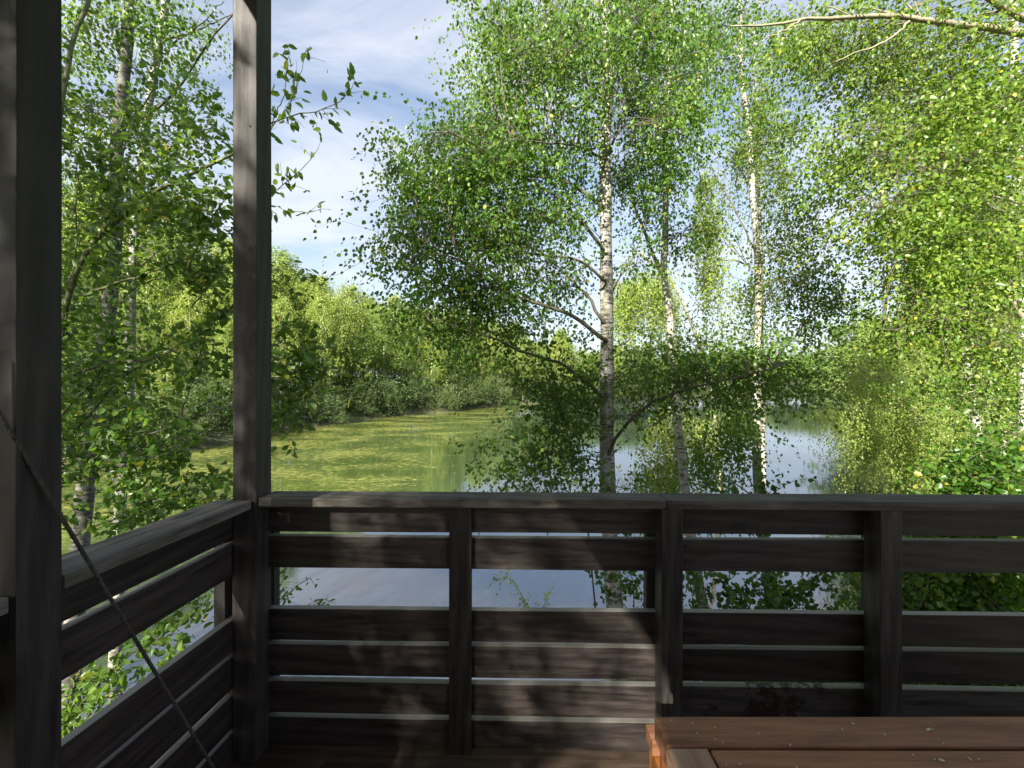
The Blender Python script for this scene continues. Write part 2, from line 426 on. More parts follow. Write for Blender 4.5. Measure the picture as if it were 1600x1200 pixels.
def stem_shrub(name, label, cat, stems, d_leaf, bark, leaf, base_g, seed=1, llen=.05, gap=.035, side=.22, group=None, wid=.6, upright=.35, twigs=1.0, extra=None, hang=.15):
    """stems: list of (list of (px,py), d0, d1, r0, r1); leaves sit along the stems and on side twigs"""
    r = np.random.default_rng(seed)
    T = Tubes(); Lv = Leaves()
    first = P(*stems[0][0][0], stems[0][1]); off = np.array([first[0], first[1], base_g])
    root = empty(name, off); tag(root, label, cat, group)
    for (pp, d0, d1, q0, q1) in stems:
        k = len(pp)
        pts = np.array([P(a, b, d0 + (d1 - d0) * i / (k - 1)) for i, (a, b) in enumerate(pp)])
        c = catmull(pts, 20); c[1:-1] += r.normal(size=(18, 3)) * .004
        T.add(c, np.linspace(q0, q1, 20), 6)
        Ltot = np.linalg.norm(np.diff(c, axis=0), axis=1).sum()
        # side twigs
        ns = int(Ltot / .07 * twigs)
        if ns:
            t = r.uniform(.18, 1, ns); idx = np.clip((t * 19).astype(int), 0, 18); fr = (t * 19 - idx)[:, None]
            st = c[idx] * (1 - fr) + c[idx + 1] * fr
            tang = c[idx + 1] - c[idx]; tang /= np.linalg.norm(tang, axis=1, keepdims=True)
            dr = unit(r, ns) * .8 + tang * .7; dr[:, 2] += .15; dr /= np.linalg.norm(dr, axis=1, keepdims=True)
            sprays(r, T, Lv, st, dr, side * r.uniform(.5, 1.3, ns), .15, max(3, int(side / gap)), llen, hang, upright, twig_r=.0022, twig_frac=1, wid=wid, jit=.35)
        nl = int(Ltot / gap * .6)
        t = r.uniform(.35, 1, nl); idx = np.clip((t * 19).astype(int), 0, 18); fr = (t * 19 - idx)[:, None]
        st = c[idx] * (1 - fr) + c[idx + 1] * fr
        l = llen * r.uniform(.6, 1.2, nl)
        Lv.add(st, unit(r, nl) + np.array([0, 0, -.1]), unit(r, nl) * (1 - upright) + np.array([0, 0, upright]), l, l * wid)
    if extra:
        for (px, py, d, rx, ry, rd, cnt, sp, nlf) in extra:
            u = unit(r, cnt) * (r.uniform(0, 1, cnt) ** .45)[:, None]
            C = np.array([P(px + a * rx, py + b * ry, d + c_ * rd) for a, b, c_ in zip(u[:, 0], u[:, 2], u[:, 1])])
            n = cnt * sp
            st = np.repeat(C, sp, axis=0) + r.normal(size=(n, 3)) * .09
            dr = unit(r, n); dr[:, 2] = dr[:, 2] * .5 + .15
            sprays(r, T, Lv, st, dr, side * r.uniform(.6, 1.3, n), .2, nlf, llen, hang, upright, twig_r=.002, twig_frac=1, wid=wid, jit=.4)
    link('stems', T.mesh('stems', off), bark, root)
    link('foliage', Lv.mesh('foliage', off), leaf, root)
    return root

# ------------------------------------------------------------------ sky, sun, camera
SUN_TRAVEL = Vector((.42, 1.0, -.60)).normalized()
SUN_EL = math.asin(-SUN_TRAVEL.z); SUN_ROT = math.atan2(-SUN_TRAVEL.x, -SUN_TRAVEL.y)
w = bpy.data.worlds.new('World'); SC.world = w; w.use_nodes = True
nt = w.node_tree; nt.nodes.clear(); L = nt.links.new
out = nt.nodes.new('ShaderNodeOutputWorld'); bg = nt.nodes.new('ShaderNodeBackground'); bg.inputs['Strength'].default_value = .06
sky = nt.nodes.new('ShaderNodeTexSky'); sky.sky_type = 'NISHITA'; sky.sun_disc = False
sky.sun_elevation = SUN_EL; sky.sun_rotation = SUN_ROT % (2 * math.pi); sky.air_density = 1.0; sky.dust_density = 1.2; sky.ozone_density = 1.5
tc = N(nt, 'TexCoord'); sx = N(nt, 'SeparateXYZ'); L(tc.outputs['Generated'], sx.inputs[0])
dz = math_(nt, 'ADD', math_(nt, 'MAXIMUM', sx.outputs[2], 0.0), .14)
cx = math_(nt, 'DIVIDE', sx.outputs[0], dz); cy = math_(nt, 'DIVIDE', sx.outputs[1], dz)
cb = N(nt, 'CombineXYZ'); L(cx, cb.inputs[0]); L(cy, cb.inputs[1])
mp = N(nt, 'Mapping'); mp.inputs['Scale'].default_value = (.9, 1.5, 1); mp.inputs['Rotation'].default_value = (0, 0, R(24)); mp.inputs['Location'].default_value = (3.1, .7, 0)
L(cb.outputs[0], mp.inputs['Vector'])
cn = N(nt, 'TexNoise', Scale=1.15, Detail=8.0, Roughness=.6, Distortion=.7); L(mp.outputs[0], cn.inputs['Vector'])
cr = ramp(nt, [(.38, (0, 0, 0)), (.50, (.45, .45, .45)), (.62, (1, 1, 1))]); L(cn.outputs['Fac'], cr.inputs[0])
skyc = mixc(nt, 1.0, sky.outputs[0], (1.14, 1.03, .95), 'MULTIPLY')
hz = nt.nodes.new('ShaderNodeMapRange'); L(sx.outputs[2], hz.inputs[0]); hz.inputs[1].default_value = 0; hz.inputs[2].default_value = .75; hz.inputs[3].default_value = .6; hz.inputs[4].default_value = .05
c1 = mixc(nt, hz.outputs[0], skyc, (2.75, 3.3, 4.3))
c2 = mixc(nt, math_(nt, 'MULTIPLY', cr.outputs[0], .8), c1, (3.75, 3.95, 4.45))
L(c2, bg.inputs[0]); L(bg.outputs[0], out.inputs[0])

sl = bpy.data.lights.new('sun', 'SUN'); sl.energy = 5.0; sl.angle = R(.5); sl.color = (1.0, .94, .83)
so = bpy.data.objects.new('sun', sl); COL.objects.link(so); so.location = (-20, -30, 25)
so.rotation_euler = SUN_TRAVEL.to_track_quat('-Z', 'Y').to_euler()

cam = bpy.data.cameras.new('camera'); co = bpy.data.objects.new('camera', cam); COL.objects.link(co)
co.location = (0, 0, EYE); co.rotation_euler = (R(90), 0, 0)
cam.sensor_width = 36; cam.lens = F / 1600 * 36; cam.shift_y = -(600 - HY) / 1600; cam.clip_start = .05; cam.clip_end = 6000
SC.camera = co
SC.view_settings.view_transform = 'Standard'; SC.view_settings.look = 'None'; SC.view_settings.gamma = 1.0
SC.view_settings.exposure = 2.1
SC.cycles.max_bounces = 8; SC.cycles.diffuse_bounces = 4; SC.cycles.transmission_bounces = 6; SC.cycles.glossy_bounces = 3
SC.cycles.use_denoising = True
SC.cycles.caustics_reflective = False; SC.cycles.caustics_refractive = False

# ------------------------------------------------------------------ ground and water
SHORE = np.array([(-60, 4), (-34, 5), (-14, 4.6), (-8, 4.3), (-4, 4.6), (0, 5.2), (3, 6.2), (6, 7.6), (9, 9.4), (12, 12), (15, 17), (22, 27), (40, 50), (70, 85), (108, 122),
                  (100, 131), (82, 127), (60, 118), (34, 102), (13, 87), (2, 77), (-6, 66), (-9, 58), (-15.5, 51), (-16.8, 45), (-18, 42), (-21, 37), (-20.4, 31), (-20, 25.5), (-25, 20), (-38, 16), (-60, 14)], float)
def shore_dist(x, y):
    """signed distance to the shoreline: positive on land"""
    p = np.stack([x, y], -1); A = SHORE; B = np.roll(SHORE, -1, axis=0)
    best = np.full(x.shape, 1e9); inside = np.zeros(x.shape, bool)
    for a, b in zip(A, B):
        ab = b - a; t = np.clip(((p - a) @ ab) / (ab @ ab), 0, 1)
        best = np.minimum(best, np.linalg.norm(p - a - t[..., None] * ab, axis=-1))
        cond = (a[1] > y) != (b[1] > y)
        xi = a[0] + (y - a[1]) / (b[1] - a[1] + 1e-12) * (b[0] - a[0])
        inside ^= cond & (x < xi)
    return np.where(inside, -best, best)
def ground_h(x, y):
    x = np.asarray(x, float); y = np.asarray(y, float)
    s = shore_dist(x, y)
    near = np.clip(s, 0, None)
    nearbank = np.minimum(.10 + .42 * near, 2.0 + .02 * near)
    hillw = np.clip((18 - x) / 30, 0, 1) * np.clip((y - 25) / 12, 0, 1)
    hill = .15 + np.minimum(.56 * near, 13.5 + .01 * near) * np.clip(.55 + (60 - y) / 60, .35, 1)
    flat = .15 + np.minimum(.10 * near, 2.5 + .004 * near)
    nb = np.clip((12 - y) / 6, 0, 1) * np.clip((40 - np.abs(x)) / 20, 0, 1)
    h = flat * (1 - nb) + nearbank * nb
    h = h * (1 - hillw) + hill * hillw
    h = h + (np.sin(x * 1.3 + y * .7) * .04 + np.sin(x * .41 - y * .53) * .10) * np.clip(near / 3, 0, 1)
    return np.where(s > 0, h, np.maximum(-2.5, s * .35 - .02))
def ladder(lo, hi, f0, f1, fine, coarse):
    a = np.arange(f0, f1, fine)
    l = f0 - np.cumsum(np.geomspace(fine, coarse, 60)); l = l[l > lo]
    r_ = f1 + np.cumsum(np.geomspace(fine, coarse, 60)); r_ = r_[r_ < hi]
    return np.unique(np.r_[lo, l, a, r_, hi])
gx = ladder(-2500, 2500, -45, 45, .7, 260); gy = ladder(-1500, 3500, -6, 75, .7, 260)
GX, GY = np.meshgrid(gx, gy)
GZ = ground_h(GX, GY)
V = np.stack([GX.ravel(), GY.ravel(), GZ.ravel()], 1)
nx, ny = len(gx), len(gy)
i = (np.arange(ny - 1)[:, None] * nx + np.arange(nx - 1)[None]).ravel()
Q = np.stack([i, i + 1, i + nx + 1, i + nx], 1)
mg, nt, out = new_mat('bank soil and leaf litter'); L = nt.links.new
g = N(nt, 'NewGeometry'); n1 = N(nt, 'TexNoise', Scale=.9, Detail=8.0, Roughness=.7); L(g.outputs['Position'], n1.inputs['Vector'])
rp = ramp(nt, [(.32, (.035, .028, .018)), (.5, (.055, .06, .022)), (.7, (.07, .095, .025))]); L(n1.outputs['Fac'], rp.inputs[0])
b = N(nt, 'BsdfPrincipled'); L(rp.outputs[0], b.inputs['Base Color']); b.inputs['Roughness'].default_value = .95
bp = N(nt, 'Bump', Strength=.8, Distance=.08); L(n1.outputs['Fac'], bp.inputs['Height']); L(bp.outputs[0], b.inputs['Normal']); L(b.outputs[0], out.inputs[0])
tag(link('ground', mesh_np('ground', V, Q, smooth=True), mg), kind='structure')

# water: dark and glossy, with drifting mats of yellow-green weed in the left and far part
mw, nt, out = new_mat('lake water'); L = nt.links.new
g = N(nt, 'NewGeometry'); sx = N(nt, 'SeparateXYZ'); L(g.outputs['Position'], sx.inputs[0])
mp = N(nt, 'Mapping'); mp.inputs['Scale'].default_value = (.22, .36, 1); mp.inputs['Rotation'].default_value = (0, 0, R(14)); L(g.outputs['Position'], mp.inputs['Vector'])
a1 = N(nt, 'TexNoise', Scale=1.0, Detail=8.0, Roughness=.66, Distortion=.5); L(mp.outputs[0], a1.inputs['Vector'])
a2 = N(nt, 'TexNoise', Scale=13.0, Detail=6.0, Roughness=.75); L(mp.outputs[0], a2.inputs['Vector'])
mg1 = math_(nt, 'ADD', math_(nt, 'MULTIPLY', a1.outputs['Fac'], .55), math_(nt, 'MULTIPLY', a2.outputs['Fac'], .45))
# where the weed lies: left of a line that runs away to the right, fading towards open water
e = math_(nt, 'SUBTRACT', math_(nt, 'MULTIPLY', sx.outputs[1], .14), sx.outputs[0])       # .14*y - x
e = math_(nt, 'SUBTRACT', e, math_(nt, 'MULTIPLY', math_(nt, 'MAXIMUM', math_(nt, 'SUBTRACT', 17.0, sx.outputs[1]), 0.0), 1.1))
zone = nt.nodes.new('ShaderNodeMapRange'); zone.interpolation_type = 'SMOOTHSTEP'; L(e, zone.inputs[0]); zone.inputs[1].default_value = -.5; zone.inputs[2].default_value = 10.0
zf = nt.nodes.new('ShaderNodeMapRange'); zf.interpolation_type = 'SMOOTHSTEP'; L(sx.outputs[1], zf.inputs[0]); zf.inputs[1].default_value = 40; zf.inputs[2].default_value = 62
far = math_(nt, 'MULTIPLY', zf.outputs[0], .66)
zone_all = math_(nt, 'MAXIMUM', zone.outputs[0], far)
thr = math_(nt, 'ADD', mg1, math_(nt, 'MULTIPLY', math_(nt, 'SUBTRACT', zone_all, 1.0), .26))
wr = ramp(nt, [(.472, (0, 0, 0)), (.58, (1, 1, 1))]); L(thr, wr.inputs[0])
weedc = ramp(nt, [(.37, (.04, .07, .015)), (.51, (.115, .13, .028)), (.65, (.28, .25, .06))]); L(a2.outputs['Fac'], weedc.inputs[0])
weed = N(nt, 'BsdfPrincipled'); L(weedc.outputs[0], weed.inputs['Base Color']); weed.inputs['Roughness'].default_value = .6; weed.inputs['Specular IOR Level'].default_value = .2
bw = N(nt, 'Bump', Strength=.5, Distance=.03); L(a2.outputs['Fac'], bw.inputs['Height']); L(bw.outputs[0], weed.inputs['Normal'])
deep = mixc(nt, zone.outputs[0], (.014, .022, .03), (.05, .075, .02))
wat = N(nt, 'BsdfPrincipled'); L(deep, wat.inputs['Base Color']); wat.inputs['Roughness'].default_value = .035; wat.inputs['IOR'].default_value = 2.9; wat.inputs['Specular IOR Level'].default_value = .5
mpr = N(nt, 'Mapping'); mpr.inputs['Scale'].default_value = (1.2, 2.6, 1); L(g.outputs['Position'], mpr.inputs['Vector'])
rn = N(nt, 'TexNoise', Scale=1.6, Detail=3.0); L(mpr.outputs[0], rn.inputs['Vector'])
rb = N(nt, 'Bump', Strength=.045, Distance=.05); L(rn.outputs['Fac'], rb.inputs['Height']); L(rb.outputs[0], wat.inputs['Normal'])
mx = N(nt, 'MixShader'); L(math_(nt, 'MULTIPLY', wr.outputs[0], .85), mx.inputs[0]); L(wat.outputs[0], mx.inputs[1]); L(weed.outputs[0], mx.inputs[2]); L(mx.outputs[0], out.inputs[0])
lo, hi = SHORE.min(0) - 6, SHORE.max(0) + 6
me = mesh_np('water', np.array([(lo[0], lo[1], 0), (hi[0], lo[1], 0), (hi[0], hi[1], 0), (lo[0], hi[1], 0)]), np.array([[0, 1, 2, 3]]))
tag(link('water', me, mw), kind='structure')

# ------------------------------------------------------------------ cabin deck
cab = tag(empty('cabin', (1.0, -4.3, FLOOR)), 'dark timber cabin whose roof covers the deck with the railing', 'cabin')
for k in range(24):
    board('wall_board', cab, M_WALL, (-2.6, -.012 * (k % 2), .07 + k * .145), (1, 0, 0), (0, -1, 0), 4.0, .14, .03, seed=900 + k)
rf = link('roof', board_mesh('roof', 4.0, 6.8, .16, .01), M_WALL, cab, (-2.35, 2.75, 3.24), (R(4), 0, 0))
for k in range(3):
    board('rafter', cab, M_WALL, (-2.2 + k * 1.7, 5.9, 3.30), (0, -1, -.07), (0, -.07, 1), 5.85, .06, .12, seed=930 + k)
dk = tag(empty('deck', (0, 0, FLOOR)), 'floor of brown deck boards under the railing', 'deck')
for k in range(47):
    board('floor_board', dk, M_FLOOR, (-1.25, 1.72 - k * .127, -.014), (1, 0, 0), (0, 0, 1), 3.85, .12, .028, seed=700 + k)
for k in range(4):
    board('joist', dk, M_DARK, (-1.1 + k * 1.2, 1.75, -.11), (0, -1, 0), (0, 0, 1), 6.0, .06, .15, seed=740 + k)
for x in (-1.1, .9, 2.4):
    board('stilt', dk, M_DARK, (x, 1.1, -.19), (0, 0, -1), (0, 1, 0), 2.6, .12, .12, seed=750)

Z = lambda y, d: 1.415 - (y - HY) / F * d          # photo row at depth d -> height over the deck floor
def post_thing(label, x0, x1, y0, y1, top, rz=0.0):
    """square roof post standing on the deck"""
    o = tag(empty('timber_post', ((x0 + x1) / 2, (y0 + y1) / 2, FLOOR), rz), label, 'post', 'posts that carry the roof')
    board('shaft', o, M_POST, (0, 0, 0), (0, 0, 1), (0, -1, 0), top, x1 - x0, y1 - y0, warp=.0012, seed=int(abs(x0) * 1000))
    return o
pc = post_thing('dark square post at the corner where the two railings meet', -1.030, -.942, 1.557, 1.655, 3.3)
pn = post_thing('thick dark post nearest the camera at the left edge with the rope before it', -1.145, -1.0165, .872, .956, 3.25, R(-4))
for nm, o, pts in (('screw_head', pc, [(.018, -.0495, 1.9), (.02, -.0495, 2.35), (-.015, -.0495, 1.62), (.016, -.0495, .38), (-.02, -.0495, 1.1)]),):
    for p in pts:
        bm = bmesh.new(); bmesh.ops.create_cone(bm, cap_ends=True, segments=12, radius1=.0045, radius2=.0035, depth=.003)
        me = bpy.data.meshes.new(nm); bm.to_mesh(me); bm.free()
        link(nm, me, M_ROPE, o, p, (R(90), 0, 0))

# front railing; its own axes: x along, y away from the deck
fr = tag(empty('front_railing', (-.94, 1.557, FLOOR), R(-1.06)), 'long dark slatted railing across the deck front with one slat missing', 'railing', 'railings round the deck')
S0 = .078                                           # slat front face lies behind the uprights
tops = {1: 781.6, 2: 838, 4: 950.7, 5: 1006, 6: 1064, 7: 1120.5, 8: 1175.5}
for k, py in tops.items():
    zt = Z(py, 1.635); h = .1215 if k < 8 else .10
    for s, (a, b_) in enumerate(((-.05, 1.52), (1.525, 3.45))):
        mt = M_CHIP if (k == 6 and s == 1) else M_SLAT
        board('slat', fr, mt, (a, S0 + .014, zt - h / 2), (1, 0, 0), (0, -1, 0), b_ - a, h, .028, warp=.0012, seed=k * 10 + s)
        SLATS.append((LAST[0], a, b_, h))
SCREW = bpy.data.meshes.new('screw_head')
bm = bmesh.new(); bmesh.ops.create_cone(bm, cap_ends=True, segments=12, radius1=.0042, radius2=.0034, depth=.0024); bm.to_mesh(SCREW); bm.free()
SCREW.materials.append(M_ROPE)
capz = Z(778.5, 1.557)
for s, (a, b_) in enumerate(((.004, 1.50), (1.503, 3.45))):
    board('handrail', fr, M_CAP, (a, .052, capz - .0165), (1, 0, 0), (0, 0, 1), b_ - a, .104, .033, warp=.001, bev=.004, seed=60 + s)
for o, a, b_, h in SLATS:                           # two screws beside each upright
    for u_ in (.04, .665, 1.495, 1.60, 2.235, 2.40):
        if a + .01 < u_ < b_ - .01:
            for q in (-.27, .27):
                link('screw_head', SCREW, None, o, (u_ - a, q * h, .0148))
zb = capz - .034
board('upright', fr, M_DARK, ((719 - 800) / F * 1.6 + .94, S0 - .0155, -.02), (0, 0, 1), (0, -1, 0), zb + .02, .084, .028, seed=71)
for cxp in (1046.5, 1377.0, 1709):
    board('upright', fr, M_DARK, ((cxp - 800) / F * 1.557 + .94, S0 / 2 - .001, -.02), (0, 0, 1), (0, -1, 0), zb + .02, .077, .076, seed=int(cxp))
for cxp in (424, 1012, 1344):                       # battens on the far side of the slats
    board('batten', fr, M_POST, ((cxp - 800) / F * 1.69 + .94, S0 + .028 + .021, -.1), (0, 0, 1), (0, -1, 0), zb + .1, .05, .04, seed=int(cxp))

# left railing: local x runs towards the camera, local y to the right (deck side)
ang = math.atan2(-1.0, -.103)
ux, uy = math.cos(ang), math.sin(ang)
lr = tag(empty('side_railing', (-1.0335, 1.556, FLOOR), ang), 'dark slatted railing along the left side with a wide gap below its second slat', 'railing', 'railings round the deck')
for k, py in tops.items():
    zt = Z(py, 1.635); h = .1215 if k < 8 else .10
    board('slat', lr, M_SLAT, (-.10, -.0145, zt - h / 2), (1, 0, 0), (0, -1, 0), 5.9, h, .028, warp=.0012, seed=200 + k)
lz = Z(781, 1.549)
board('handrail', lr, M_CAP, (.003, .0145, lz - .0165), (1, 0, 0), (0, 0, 1), .592, .135, .033, bev=.004, seed=260)
board('handrail', lr, M_CAP, (.692, .0145, lz - .0165), (1, 0, 0), (0, 0, 1), 1.83, .135, .033, bev=.004, seed=261)
board('handrail', lr, M_CAP, (2.63, .0145, lz - .0165), (1, 0, 0), (0, 0, 1), 3.1, .135, .033, bev=.004, seed=264)
board('batten', lr, M_POST, (-.035, -.052, -.1), (0, 0, 1), (0, 1, 0), lz + .06, .06, .045, seed=262)
board('batten', lr, M_POST, (1.4, -.052, -.1), (0, 0, 1), (0, 1, 0), lz + .06, .06, .045, seed=263)
post_thing('dark square post on the left side of the deck behind the camera', -1.36, -1.27, -1.07, -.98, 3.2)
# right-hand end post of the roof, outside the picture
post_thing('dark square post at the far right end of the front railing', 2.5, 2.59, 1.50, 1.59, 3.3)

# rope: three twisted strands, from the left side rail down to the deck
p0 = P(-70, 531, .80); p1 = P(392, 1300, 1.318); p1[2] = FLOOR + .012
nrm = 260; t = np.linspace(0, 1, nrm)
axis = p0 + (p1 - p0) * t[:, None]; axis[:, 2] -= .004 * np.sin(np.pi * t)
d = (p1 - p0) / np.linalg.norm(p1 - p0); u = np.cross(d, [0, 0, 1]); u /= np.linalg.norm(u); v = np.cross(d, u)
ro = tag(empty('rope', p1), 'twisted grey rope stretched slantwise past the left post down to the deck', 'rope')
T = Tubes()
for k in range(3):
    a = t * np.linalg.norm(p1 - p0) / .030 * 2 * np.pi + k * 2.094
    T.add(axis + (.0022) * (np.cos(a)[:, None] * u + np.sin(a)[:, None] * v), np.full(nrm, .0026), 7)
link('strands', T.mesh('strands', p1), M_ROPE, ro)
bm = bmesh.new(); bmesh.ops.create_uvsphere(bm, u_segments=12, v_segments=8, radius=.012)
me = bpy.data.meshes.new('knot'); bm.to_mesh(me); bm.free()
link('knot', me, M_ROPE, ro, (0, 0, 0))

# table: a frame of boards round lengthwise boards
TZ = .74
tb = tag(empty('table', (1.25, .45, FLOOR)), 'brown wooden table of lengthwise boards with pale crumbs on it', 'table')
dk_ = lambda py: (1.415 - TZ) * F / (py - HY)
yb, yf = dk_(1118.5), dk_(1168)
def tboard(nm, mt, x0, x1, y0, y1, along='x', z=TZ, th=.045, seed=0):
    if along == 'x':
        return board(nm, tb, mt, (x0 - 1.25, (y0 + y1) / 2 - .45, z - th / 2), (1, 0, 0), (0, 0, 1), x1 - x0, y1 - y0, th, seed=seed, bev=.004)
    return board(nm, tb, mt, ((x0 + x1) / 2 - 1.25, y0 - .45, z - th / 2), (0, 1, 0), (0, 0, 1), y1 - y0, x1 - x0, th, seed=seed, bev=.004)
xl = (1022 - 800) / F * yb
tboard('top_board', M_TABLE, xl, 2.3, yf + .003, yb, seed=501)
xe0 = (1045 - 800) / F * yf; xe1 = (1107 - 800) / F * yf
tboard('end_board', M_TABLE_END, xe0 - .004, xe1 - .002, .06, yf, 'y', seed=502)
for k in range(7):
    tboard('top_board', M_TABLE, xe1 + .002, 2.24, yf - .003 - .094 * (k + 1) + .004, yf - .003 - .094 * k, seed=510 + k, z=TZ - .001)
board('apron', tb, M_TABLE, (xl + .02 - 1.25, .10 - .45, TZ - .045 - .045), (0, 1, 0), (1, 0, 0), yb - .16, .085, .024, seed=520)
board('apron', tb, M_TABLE, (xl + .06 - 1.25, yb - .035 - .45, TZ - .045 - .045), (1, 0, 0), (0, 1, 0), 1.9, .085, .024, seed=521)
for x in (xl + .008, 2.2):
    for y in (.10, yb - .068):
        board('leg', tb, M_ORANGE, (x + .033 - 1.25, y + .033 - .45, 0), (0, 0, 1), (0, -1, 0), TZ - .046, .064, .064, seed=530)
# bench between table and railing
SZ = .45
bd = lambda py: (1.415 - SZ) * F / (py - HY)
bn = tag(empty('bench', (1.2, 1.1, FLOOR)), 'orange-brown wooden bench half hidden behind the table', 'bench')
xb = (1008.5 - 800) / F * bd(1131.5)
board('seat_board', bn, M_TABLE, (xb - 1.2, bd(1131.5) - .03 - 1.1, SZ - .02), (1, 0, 0), (0, 0, 1), 1.75, .058, .04, seed=540)
for k in range(2):
    board('seat_board', bn, M_TABLE, (xb + .05 - 1.2, bd(1131.5) - .092 - k * .1 - .03 - 1.1, SZ - .02), (1, 0, 0), (0, 0, 1), 1.65, .092, .04, seed=541 + k)
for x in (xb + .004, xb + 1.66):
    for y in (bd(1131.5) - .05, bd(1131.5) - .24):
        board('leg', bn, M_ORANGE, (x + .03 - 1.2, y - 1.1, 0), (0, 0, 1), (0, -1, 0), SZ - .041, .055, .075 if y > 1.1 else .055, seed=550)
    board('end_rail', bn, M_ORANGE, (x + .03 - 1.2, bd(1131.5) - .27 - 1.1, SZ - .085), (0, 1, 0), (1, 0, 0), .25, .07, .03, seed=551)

# crumbs scattered on the table
def crumb_mesh(seed):
    r = np.random.default_rng(seed); bm = bmesh.new()
    bmesh.ops.create_icosphere(bm, subdivisions=1, radius=.0016)
    for v_ in bm.verts: v_.co = Vector((v_.co.x * 1.5, v_.co.y * .9, v_.co.z * .45)) * float(r.uniform(.7, 1.25))
    me = bpy.data.meshes.new('crumb'); bm.to_mesh(me); bm.free(); return me
CM = [crumb_mesh(k) for k in range(3)]
for k, (px, py, s) in enumerate([(1049, 1126, 1), (1082, 1130, 1), (1117, 1137, 1), (1089, 1146, .8), (1118, 1155, .8), (1129, 1160, .8), (1186, 1147, .8), (1333, 1131, 1.3), (1316, 1140, 1.2), (1382, 1148, 1),
                                 (1451, 1140, 2.4), (1458, 1139.5, .9), (1474, 1161, .9), (1235, 1164, 1.1), (1471, 1188, 2.2), (1461, 1187, 1), (1515, 1186, 1.3), (1529, 1186, 1.2), (1427, 1180, 1), (1156, 1194, .9), (1135, 1195, .9), (1245, 1199, 1.1)]):
    d_ = dk_(py); q = P(px, py, d_)
    o = link('crumb', CM[k % 3], M_CRUMB, None, (q[0], q[1], FLOOR + TZ + .0006), (0, 0, k * 1.3)); o.scale = (s,) * 3
    tag(o, 'larger pale crumb on the brown table top' if s > 2 else 'tiny pale crumb on the brown table top', 'crumb', 'crumbs on the table')

# ------------------------------------------------------------------ near trees
gz = lambda x, y: float(ground_h(np.array([x]), np.array([y]))[0]) - .08

# the big birch in the middle
mb_trunk = [(966, 1010, 5.45), (959, 945, 5.45), (953, 850, 5.46), (951, 770, 5.47), (949, 690, 5.48), (947, 600, 5.5), (947, 500, 5.5), (948, 400, 5.5), (948, 320, 5.5), (945, 230, 5.5), (948, 130, 5.5), (945, 20, 5.5), (948, -120, 5.5), (940, -330, 5.5)]
mb_limbs = [
    ([(944, 392), (922, 362), (892, 329), (866, 303), (830, 283), (800, 262), (776, 248), (740, 225), (700, 206)], 5.4, 4.1, .022, .005),
    ([(945, 325), (930, 315), (905, 296), (872, 279), (830, 277), (790, 270)], 5.45, 5.0, .026, .006),
    ([(945, 248), (934, 244), (905, 229), (875, 225), (847, 223), (800, 215)], 5.4, 4.6, .019, .006),
    ([(946, 440), (938, 433), (913, 412), (880, 402), (846, 398), (813, 394), (785, 392), (755, 390), (717, 387), (670, 385)], 5.4, 4.3, .020, .005),
    ([(946, 505), (936, 495), (922, 467), (901, 446), (880, 425), (850, 400)], 5.45, 5.2, .025, .006),
    ([(947, 532), (934, 523), (905, 500), (880, 488), (855, 479), (826, 469), (797, 458), (775, 447), (755, 433), (730, 412), (697, 398), (650, 400)], 5.4, 4.1, .030, .006),
    ([(947, 622), (936, 615), (909, 590), (880, 571), (855, 560), (830, 554), (808, 548), (788, 537), (755, 521), (709, 510), (670, 500)], 5.4, 4.2, .025, .005),
    ([(950, 712), (961, 687), (980, 662), (1009, 635), (1047, 617), (1097, 602), (1150, 590), (1210, 575)], 5.4, 4.6, .025, .007),
    ([(946, 245), (954, 234), (966, 195), (980, 156), (1006, 100), (1020, 50)], 5.5, 5.2, .02, .007),
    ([(946, 170), (920, 130), (890, 70), (860, 0), (840, -60)], 5.5, 5.0, .02, .007),
    ([(947, 480), (965, 440), (990, 400), (1010, 350)], 5.5, 5.9, .014, .005),
    ([(948, 60), (975, 10), (1000, -60)], 5.5, 5.6, .018, .007),
    ([(948, 730), (930, 720), (905, 716), (870, 730), (820, 742), (780, 750)], 5.46, 4.9, .010, .004),
    ([(950, 800), (975, 800), (1010, 790)], 5.46, 5.2, .008, .004),
]
mb_clumps = [
    (905, 55, 5.5, 195, 95, 1.5, 66), (930, -110, 5.5, 190, 110, 1.5, 22, {'spr': 18}),
    (780, 100, 5.3, 75, 90, .9, 14), (800, 215, 5.1, 130, 60, .9, 30), (715, 270, 4.8, 95, 45, .5, 17), (660, 320, 4.7, 50, 55, .35, 9),
    (640, 380, 4.7, 32, 60, .3, 7), (720, 350, 4.9, 90, 55, .5, 15), (700, 455, 4.8, 75, 40, .4, 11), (770, 475, 4.8, 70, 30, .4, 6), (670, 500, 4.7, 35, 35, .3, 5), (810, 515, 5.0, 50, 25, .4, 3), (740, 530, 4.9, 60, 24, .4, 4),
    (850, 320, 5.4, 90, 80, .9, 19), (850, 420, 5.5, 70, 45, .7, 8), (1020, 175, 5.5, 95, 100, 1.0, 26), (1005, 300, 5.8, 55, 50, .5, 7), (995, 410, 5.8, 30, 45, .4, 3), (900, 575, 5.3, 40, 28, .5, 3),
    (880, 625, 5.1, 60, 40, .5, 6), (850, 690, 5.0, 50, 45, .5, 5), (830, 745, 4.9, 65, 22, .3, 5), (905, 690, 5.2, 35, 60, .4, 4),
    (985, 575, 5.4, 45, 55, .6, 7), (1050, 560, 5.5, 65, 45, .9, 8), (1125, 575, 5.5, 80, 40, 1.1, 8), (1205, 575, 5.4, 55, 35, .8, 5), (1250, 590, 5.2, 35, 24, .5, 2), (1165, 615, 5.2, 60, 20, .5, 4), (985, 640, 5.3, 40, 30, .3, 3), (1000, 760, 5.3, 30, 20, .3, 2),
]
